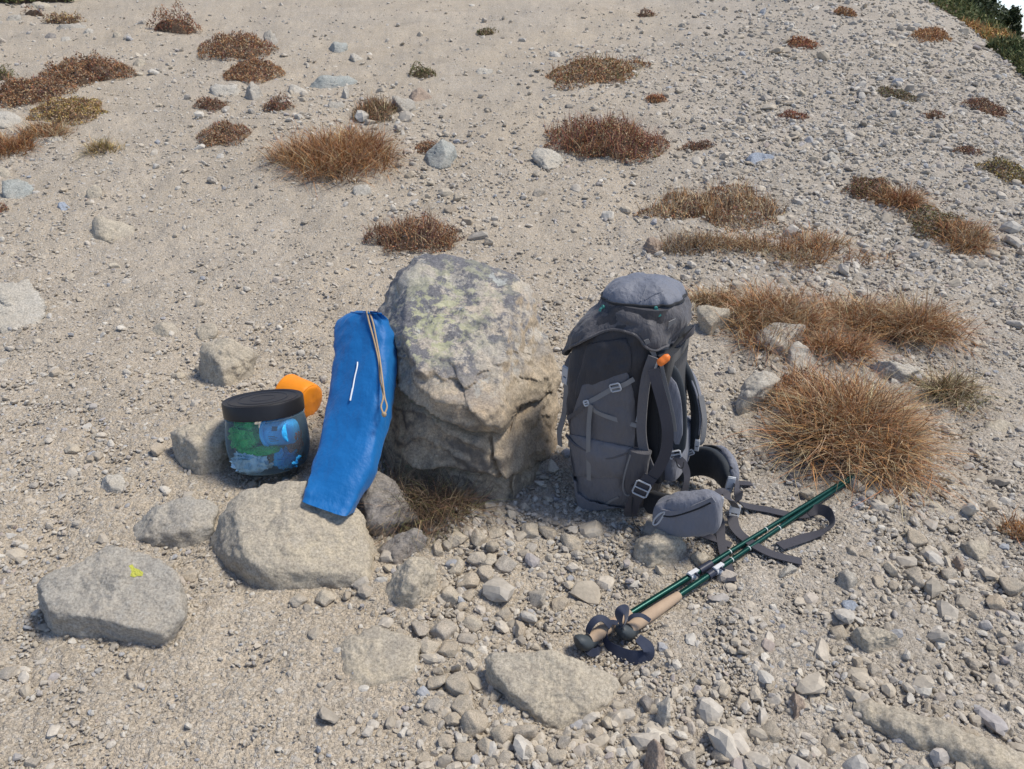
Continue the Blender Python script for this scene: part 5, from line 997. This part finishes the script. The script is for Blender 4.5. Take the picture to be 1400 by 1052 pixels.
slope = lambda th: .006 * np.cos(th)      # the zip runs a little higher at the back
rk = []
for k, t in enumerate(np.linspace(0, 1, 14)):
    z = hz + (zzip_n + slope(TH) - hz) * t; r = lid_ring(z, .016 + .008 * math.sin(t * np.pi) - .010 * max(0, t - .7) / .3); 
    fold = .007 * np.sin(TH * 5 + t * 4) * np.exp(-((t - .45) / .35) ** 2); c = r.mean(0); d = r - c; d[:, 2] = 0
    rk.append(cloth(r + nrm_rows(d) * fold[:, None], c, .010, 12, 3.))
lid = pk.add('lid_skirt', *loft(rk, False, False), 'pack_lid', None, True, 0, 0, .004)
zr = rk[-1]; cz = zr.mean(0); top = []
for t in np.linspace(0, 1, 14):
    f = math.cos(t * np.pi / 2) ** .85 if t < 1 else .01; r = cz + (zr - cz) * f; r[:, 2] = zr[:, 2] * f + cz[2] * (1 - f) + (ztop - cz[2]) * math.sin(t * np.pi / 2) ** 1.1; r = r + EX * (-.004 * t)
    top.append(r + np.array([0, 0, 1.]) * (.008 * fbm(r * 13 + 2, 3) * min(1, t * 4))[:, None])
lt = pk.add('lid_top', *loft(top, False, True), 'pack_top_lit'); tlid = bvh(lid); ttop = bvh(lt)
zp = pk.add('lid_zip', *tube(zr + nrm_rows((zr - cz) * [1, 1, 0]) * .002, .0038, 6, True), 'mesh', lid)
pk.add('hem_binding', *tube(rk[0] + nrm_rows((rk[0] - rk[0].mean(0)) * [1, 1, 0]) * .001, .0042, 6, True), 'pack_lid', lid)
pk.add('lid_seam', *merge(*[tube(crom([np.array(cast(ttop, x, y)[0]) for x, y in q if cast(ttop, x, y)[0] is not None], 6), .0022, 6) for q in (((884, 392), (880, 402), (876, 412)), ((906, 398), (894, 403), (882, 410)))]), 'pack_top_lit', lt)
def on(tree, px, py, off=.003, fb=0.):
    P, n = cast(tree, px, py); return (P + n * off, n) if P is not None else (bp(px, py, fb), nrm(CAM - bp(px, py, fb)))
def zpull(px, py, qx, qy, name='zip_pull'):
    a, n = on(tlid, px, py, .008); b, n2 = on(tlid, qx, qy, .009); pk.add(name, *merge(ribbon([a, (a + b) / 2 + n * .003, b], [n, n, n2], .008, .002, 4), tube(np.array([a - n * .003, a + n * .004]), .005, 8)), 'teal', lid)
zpull(828, 421, 822, 428); zpull(896, 420, 903, 433)
# fabric panels that lie on the body
def drape(name, L, Rr, n, mm, off, mat, puff=0., tree=tb_, parent=None, amp=.003, solid=.003):
    L, Rr = crom(np.array([(x, y, 0) for x, y in L]), n), crom(np.array([(x, y, 0) for x, y in Rr]), n); k = len(L); V = []; 
    for i in range(k):
        for j in range(mm + 1):
            t = j / mm; x, y = L[i][:2] * (1 - t) + Rr[i][:2] * t; P, nn = on(tree, x, y, 0.); u = i / (k - 1); e = (math.sin(np.pi * t) * math.sin(np.pi * min(1, u))) ** .5 if 0 < t < 1 and 0 < u < 1 else 0
            V.append(P + nn * (off + puff * e + amp * e * float(fbm(np.array([P * 24 + 3]), 3)[0])))
    Fs = [(i * (mm + 1) + j, (i + 1) * (mm + 1) + j, (i + 1) * (mm + 1) + j + 1, i * (mm + 1) + j + 1) for i in range(k - 1) for j in range(mm)]
    return pk.add(name, np.array(V), Fs, mat, parent, True, 0, 1, solid)
drape('side_panel', [(797, 525), (790, 548), (782, 575), (783, 602)], [(858, 508), (867, 542), (868, 580), (867, 612)], 6, 18, .006, 'pack_grey', .006)
drape('front_panel', [(803, 470), (797, 495), (790, 520), (786, 545)], [(856, 462), (862, 478), (864, 495), (862, 508)], 5, 16, .004, 'pack_dark', .006, amp=.006)
pocket = drape('side_pocket', [(781, 592), (780, 612), (782, 632), (785, 650)], [(866, 610), (870, 625), (870, 640), (866, 652)], 5, 20, .010, 'pack_low', .012)
drape('base_panel', [(783, 640), (784, 665), (788, 688), (797, 702)], [(868, 646), (872, 662), (874, 678), (868, 692)], 6, 20, .006, 'pack_low', .006)
def strap_on(name, pts, w, mat='web', off=.008, tree=tb_, parent=None, n=6):
    q = [on(tree, x, y, off) for x, y in pts]; return pk.add(name, *ribbon([a for a, b in q], [b for a, b in q], w, .0022, n), mat, parent, True)
hem = [on(tb_, x, y, .016)[0] for x, y in [(781, 592), (790, 602), (806, 613), (826, 622), (846, 620), (866, 611)]]; pk.add('pocket_hem', *tube(crom(hem, 6), .0048, 8), 'pack_lid', pocket)
# compression straps
hub = (804, 549)
strap_on('compression_strap', [(866, 516), (853, 524), (838, 531), (822, 540), hub], .013, 'web', .013)
strap_on('compression_strap', [hub, (818, 560), (838, 570), (868, 580)], .012, 'web', .013)
strap_on('compression_strap', [hub, (792, 560), (780, 571)], .011, 'pack_lid', .012)
strap_on('compression_strap', [(812, 552), (810, 575), (809, 610), (808, 652)], .013, 'web', .020)
def buckle_at(px, py, w, h, tree=tb_, off=.016, rot=0., mat='buckle', parent=None, name='buckle', P=None, n=None):
    if P is None: P, n = on(tree, px, py, off)
    u = nrm(np.cross(ZUP, n)); v = np.cross(n, u); a = math.cos(rot) * u + math.sin(rot) * v; b = -math.sin(rot) * u + math.cos(rot) * v
    return pk.add(name, *frame_bar(P, a * w / 2, b * h / 2, .0024), mat, parent)
buckle_at(845, 527, .030, .020, rot=.45); buckle_at(803, 549, .012, .014, rot=.4)
def clip(P, n, up, w, h, name='clip_buckle'):  # a side release buckle: body, two prongs, slot bar
    n = nrm(n); up = nrm(up - n * np.dot(up, n)); r = np.cross(up, n); g = [box(P + up * h * .22, r * w * .5, up * h * .26, n * .004), box(P - up * h * .30, r * w * .42, up * h * .17, n * .0045)]
    g += [box(P - up * h * .08 + r * s * w * .36, r * w * .10, up * h * .14, n * .0035) for s in (-1, 1)] + [tube(np.array([P + up * h * .5 - r * w * .5, P + up * h * .5 + r * w * .5]), .0025, 8), tube(np.array([P - up * h * .5 - r * w * .42, P - up * h * .5 + r * w * .42]), .0025, 8)]
    return pk.add(name, *merge(*g), 'buckle', None, True, .0012)
Pf = bp(776, 514, .03) - EX * .006; nf_ = nrm(-EY * .8 - EX * .5); clip(Pf, nf_, ZUP + EX * .05, .026, .052, 'lid_buckle')
pk.add('lid_strap', *ribbon([bp(785, 485, .04) - EX * .004, bp(780, 498, .03) - EX * .008, bp(777, 508, .03) - EX * .006], [nf_, nf_, nf_], .022, .002, 5), 'pack_lid')
pk.add('lid_strap', *ribbon([bp(777, 522, .03) - EX * .006, bp(778, 545, .03) - EX * .010, bp(776, 570, .03) - EX * .012, bp(771, 592, .02) - EX * .014, bp(771, 611, .02) - EX * .012], [nf_] * 5, .021, .002, 5), 'web')
q, n = on(tb_, 889, 498, .02); clip(q, n, ZUP, .022, .036, 'side_buckle')
strap_on('side_strap', [(884, 462), (888, 480), (889, 492)], .012, 'web', .018)
strap_on('side_strap', [(889, 505), (881, 528), (873, 552), (868, 575)], .010, 'web', .016)
# back: suspended mesh, frame, lumbar
def bx(px, py, yl): return bp(px, py, yl)
frame = [bx(893, 488, .0), bx(884, 515, -.004), bx(879, 550, -.006), bx(877, 590, -.006), bx(882, 622, -.004), bx(893, 650, .0)]
pk.add('frame_edge', *ribbon(frame, [-EY] * 6, .026, .006, 6), 'pack_grey')
zb0, zb1 = loc(bx(895, 665, .0))[2], loc(bx(905, 492, .0))[2]; rg = []
for z in np.linspace(zb0, zb1, 14):
    b = np.interp(z, zz, fb); t = (z - zb0) / (zb1 - zb0); rg.append(sring(wld(b + .016, W / 2, z), EX * (.026 + .012 * math.sin(t * np.pi)), EY * .125, 3.2, 32))
pk.add('back_panel', *loft(rg), 'mesh')
mg = []
for t in np.linspace(0, 1, 12):
    z = zb0 + .03 + (zb1 - zb0 - .06) * t; b = np.interp(z, zz, fb); X = b + .050 + .012 * math.sin(t * np.pi) * 1; mg.append(np.array([wld(X - .030 * abs(2 * s - 1) ** 3, .015 + (W - .03) * s, z) for s in np.linspace(0, 1, 14)]))
pk.add('back_mesh', *loft(mg, False, False, False), 'mesh', None, True, 0, 0, .003)
pk.add('lumbar_pad', *loft([sring(wld(np.interp(z, zz, fb) + .045, W / 2, z), EX * .03 * k, EY * .11 * k, 3, 32) for z, k in ((zb0 - .01, .5), (zb0, .9), (zb0 + .05, 1.), (zb0 + .11, .95), (zb0 + .13, .5))]), 'pouch')
tlb = [bx(899, 492, .02), bx(903, 478, .03), bx(921, 430, .10), bx(929, 428, .14), bx(936, 440, .2)]
# upper back corner of the lid: haul loop, load lifters
pk.add('haul_loop', *ribbon([wld(np.interp(zb1, zz, fb) + .03, .10, zb1), wld(np.interp(zb1, zz, fb) + .06, .12, zb1 + .035), wld(np.interp(zb1, zz, fb) + .06, .16, zb1 + .035), wld(np.interp(zb1, zz, fb) + .03, .18, zb1)], [EX] * 4, .02, .003, 5), 'webdark')
def pad(name, pts, N, w, th, mat='pad', parent=None, n=7, ex=3.):
    Q, NN = crom(pts, n), crom(N, n); ww = crom(np.stack([np.broadcast_to(w, (len(pts),))] * 3, 1), n)[:, 0]; rg = []
    for i in range(len(Q)):
        t = nrm(Q[min(i + 1, len(Q) - 1)] - Q[max(i - 1, 0)]); s = nrm(np.cross(t, NN[i])); nn = np.cross(s, t); e = min(1, .45 + 4 * min(i, len(Q) - 1 - i) / len(Q)); rg.append(sring(Q[i], s * ww[i] / 2 * e, nn * th / 2 * e, ex, 20))
    return pk.add(name, *loft(rg), mat, parent)
# near shoulder strap
ns = [bx(899, 500, .07), bx(913, 512, .06), bx(921, 540, .05), bx(925, 575, .05), bx(926, 605, .05), bx(925, 626, .05)]
nN = [nrm(-EY + EX * .2)] * 6
sh1 = pad('shoulder_strap', ns, nN, np.array([.055, .06, .062, .056, .048, .036]), .016, 'pad'); pad('strap_facing', [p - EY * .010 + EX * .002 for p in ns[1:5]], nN[1:5], np.array([.030, .036, .034, .026]), .008, 'pouch', sh1)
pk.add('strap_webbing', *ribbon([bx(893, 505, -.02), bx(900, 530, -.03), bx(908, 560, -.035), bx(913, 590, -.04), bx(911, 615, -.04), bx(903, 636, -.04), bx(889, 655, -.04), bx(868, 668, -.03)], [nrm(-EY + EX * .3)] * 8, .030, .004, 7), 'webdark')
pk.add('strap_webbing', *ribbon([bx(904, 499, -.0), bx(912, 535, -.0), bx(920, 570, .0), bx(923, 590, .01)], [nrm(-EY + EX * .2)] * 4, .010, .002, 6), 'web', sh1)
buckle_at(0, 0, .030, .022, P=bx(923, 622, .03), n=nrm(-EY + EX * .3), rot=.3)
pk.add('strap_webbing', *ribbon([bx(923, 624, .03), bx(934, 634, .03), bx(939, 648, .03), bx(938, 662, .02), bx(933, 680, .01)], [nrm(-EY * .8 + EX)] * 5, .022, .0022, 6), 'webdark')
pk.add('elastic_loop', *tube(crom([bx(924, 628, .02), bx(927, 638, .01), bx(933, 640, .01), bx(935, 632, .02)], 6), .0018, 6), 'mesh')
buckle_at(0, 0, .040, .044, P=bx(877, 669, -.055), n=nrm(-EY + EX * .1), rot=-.3)
pk.add('stabiliser_strap', *ribbon([bx(890, 652, -.045), bx(878, 668, -.05), bx(868, 684, -.045), bx(862, 700, -.035), bx(864, 706, -.01)], [nrm(-EY + EX * .2)] * 5, .036, .003, 6), 'webdark')
pk.add('elastic_loop', *tube(crom([bx(865, 680, -.05), bx(864, 700, -.05), bx(867, 716, -.05), bx(876, 726, -.05)], 6), .0016, 6), 'mesh')
# far shoulder strap: a padded arch
fs = [bx(908, 478, .19), bx(921, 487, .20), bx(936, 504, .20), bx(947, 535, .20), bx(952, 568, .20), bx(949, 596, .20), bx(940, 614, .20), bx(926, 624, .19)]
fN = [nrm(-EY * .5 - EX * .4 + ZUP * .3)] + [nrm(-EY * .6 - EX)] * 6 + [nrm(-EY - EX * .2)]
sh2 = pad('shoulder_strap', fs, fN, np.array([.045, .055, .055, .055, .055, .05, .05, .045]), .024, 'pad'); pad('strap_facing', [p + EX * .016 - EY * .004 for p in fs[2:6]], [nrm(EX)] * 4, .045, .008, 'pouch', sh2)
pk.add('strap_webbing', *ribbon([p + EX * .028 - EY * .02 for p in (fs[3], fs[4], fs[5])] + [bx(954, 607, .18)], [nrm(-EY * .7 + EX)] * 4, .018, .002, 5), 'web', sh2)
clip(bx(953, 609, .17), -EY, ZUP, .014, .034, 'strap_clip'); buckle_at(0, 0, .018, .014, P=bx(944, 619, .17), n=-EY, rot=.6)
pad('grip_tab', [bx(900, 498, -.035), bx(904, 495, -.035), bx(908, 492, -.03), bx(915, 486, -.022)], [-EY] * 4, .021, .019, 'orange', None, 5, 2)
# load lifter at the far upper corner
pk.add('load_lifter', *ribbon([bx(930, 425, .14), bx(933, 440, .16), bx(932, 460, .18), bx(927, 478, .19)], [nrm(EX * .8 - EY * .5)] * 4, .020, .002, 6), 'web'); buckle_at(0, 0, .022, .026, P=bx(929, 426, .12), n=nrm(EX * .4 - EY))
pk.add('load_lifter', *ribbon([bx(919, 438, .05), bx(917, 450, .06), bx(912, 470, .07), bx(905, 488, .07)], [nrm(EX * .8 - EY * .6)] * 4, .022, .002, 6), 'web')
# hip belt: far wing, near wing with pouches
def wing(name, bot, topp, th, mat, parent=None):
    B, T = crom(bot, 6), crom(topp, 6); rg = []
    for i in range(len(B)):
        t = nrm(B[min(i + 1, len(B) - 1)] - B[max(i - 1, 0)]); s = (T[i] - B[i]) / 2; nn = nrm(np.cross(t, s)); e = min(1, .5 + 5 * min(i, len(B) - 1 - i) / len(B)); rg.append(sring((B[i] + T[i]) / 2, s * e, nn * th / 2 * e, 3, 24))
    return pk.add(name, *loft(rg), mat, parent)
hw = wing('hip_belt', [bx(918, 664, .21), bx(938, 654, .235), bx(958, 650, .235), bx(975, 654, .21), bx(987, 664, .17), bx(995, 676, .13)], [bx(916, 624, .21), bx(938, 616, .235), bx(960, 611, .235), bx(978, 616, .21), bx(991, 630, .17), bx(1000, 652, .13)], .030, 'pad')
wing('belt_pocket', [bx(970, 652, .25), bx(985, 658, .22), bx(998, 664, .17), bx(1004, 668, .14)], [bx(968, 611, .26), bx(986, 610, .23), bx(1001, 626, .18), bx(1006, 648, .14)], .030, 'pouch', hw)
pk.add('pocket_zip', *tube(crom([bx(962, 610, .25), bx(980, 612, .23), bx(994, 625, .19), bx(1001, 642, .15)], 6), .004, 8), 'mesh', hw)
nw = wing('hip_belt', [bx(880, 702, .0), bx(900, 703, -.02), bx(925, 706, -.03), bx(950, 708, -.03), bx(975, 706, -.01)], [bx(884, 668, .0), bx(902, 674, -.02), bx(925, 678, -.03), bx(948, 677, -.03), bx(972, 680, -.01)], .026, 'mesh')
# pouch
pc = [(894, 699, 713, .5), (897, 690, 717, .9), (905, 683, 722, 1.05), (920, 678, 727, 1.15), (940, 675, 730, 1.2), (958, 674, 730, 1.15), (972, 675, 727, 1.05), (981, 678, 722, .95), (986, 682, 716, .7)]; rg = []
for x, y0_, y1_, k in pc: a, b = bx(x, y1_, -.062), bx(x, y0_, -.062); rg.append(sring((a + b) / 2, (b - a) / 2, EY * .030 * k, 3.6, 32))
PC = crom(np.array(rg).reshape(len(rg), -1), 4).reshape(-1, 32, 3); PC = [r + nrm_rows(r - r.mean(0)) * (.006 * fbm(r * 20, 3))[:, None] for r in PC]
po = pk.add('belt_pouch', *loft(PC), 'pouch', nw); tpo = bvh(po)
def onp(px, py, off=.003): P, n = cast(tpo, px, py); return (P + n * off, n) if P is not None else (bx(px, py, -.095), -EY)
pk.add('pouch_zip', *tube(crom([onp(x, y, .001)[0] for x, y in ((907, 705), (918, 706), (935, 702), (955, 695), (972, 687))], 6), .0035, 6), 'mesh', nw)
pk.add('zip_flap', *ribbon([onp(x, y, .004)[0] for x, y in ((905, 700), (920, 702), (938, 699), (958, 691), (976, 683))], [onp(x, y)[1] for x, y in ((905, 700), (920, 702), (938, 699), (958, 691), (976, 683))], .016, .004, 6), 'pouch', nw)
q = [onp(x, y, .008)[0] for x, y in ((909, 700), (902, 703), (895, 710), (893, 717), (898, 717), (904, 710))]; pk.add('zip_loop', *tube(crom(np.array(q), 6, True), .0026, 8, True), 'buckle', nw)
# buckles and loose webbing on the ground
clip(bx(980, 690, -.04), nrm(-EY + EX * .3), ZUP, .032, .046, 'belt_buckle'); clip(bx(997, 666, .09), nrm(-EY + EX * .4), ZUP + EX * .15, .022, .062, 'belt_buckle'); clip(above(1004, 701, .03), nrm(-EY + ZUP * .5), ZUP, .030, .045, 'belt_buckle')
def web_g(name, pts, w=.026, N=None, mat='webdark'): P = [A(x, y, hh) for x, y, hh in pts]; return pk.add(name, *ribbon(P, [ZUP] * len(P) if N is None else N, w, .0022, 7), mat)
web_g('loose_webbing', [(1006, 684, .045), (1014, 690, .022), (1030, 694, .010), (1048, 697, .009), (1066, 701, .012), (1086, 705, .009), (1104, 704, .010)], .030)
web_g('loose_webbing', [(1104, 702, .010), (1118, 697, .020), (1130, 700, .030), (1137, 709, .032), (1135, 720, .026), (1122, 728, .014), (1102, 735, .010), (1084, 741, .009), (1066, 747, .009)], .032, [np.array(v, float) for v in ((0, 0, 1), (-.3, -.6, .8), (-.8, -.3, .5), (-1, 0, .2), (-.6, .4, .6), (-.2, .3, 1), (0, 0, 1), (0, 0, 1), (0, 0, 1))])
web_g('loose_webbing', [(1001, 706, .030), (1005, 722, .016), (1018, 736, .010), (1036, 748, .010), (1054, 757, .009), (1074, 763, .010), (1096, 768, .009)], .030)
web_g('loose_webbing', [(954, 729, .012), (966, 733, .010), (980, 738, .010), (1000, 746, .009)], .026)
web_g('loose_webbing', [(984, 704, .05), (985, 718, .026), (986, 738, .012), (990, 758, .011), (996, 776, .010), (1001, 795, .009)], .024)
web_g('loose_webbing', [(1011, 661, .012), (1019, 661, .014), (1028, 662, .012)], .024)
pk.add('belt_webbing', *ribbon([bx(1000, 652, .12), bx(1006, 662, .10), bx(1010, 676, .08), A(1009, 686, .035)], [nrm(-EY + EX)] * 4, .028, .0022, 6), 'webdark')
pk.add('belt_webbing', *ribbon([bx(978, 676, -.02), bx(988, 672, .0), bx(999, 683, .0), A(1006, 694, .05)], [nrm(ZUP - EY * .3)] * 4, .022, .0022, 6), 'webdark')
# small marks
strap_on('label_tag', [(857, 640), (858, 650)], .010, 'pink', .022)
strap_on('side_tag', [(846, 676), (838, 680), (829, 687)], .007, 'web', .014)
pk.add('bottle_pocket', *loft([sring(bx(x, y, -.012), EX * w, EY * .02, 2.5, 24) for x, y, w in ((868, 680, .012), (866, 665, .03), (868, 645, .035), (872, 625, .033), (876, 616, .030))]), 'pack_lid')
pk.add('pocket_cord', *tube(crom([bx(862, 622, -.03), bx(855, 645, -.03), bx(852, 665, -.03), bx(856, 677, -.03), bx(868, 677, -.03)], 6), .0026, 6), 'web')
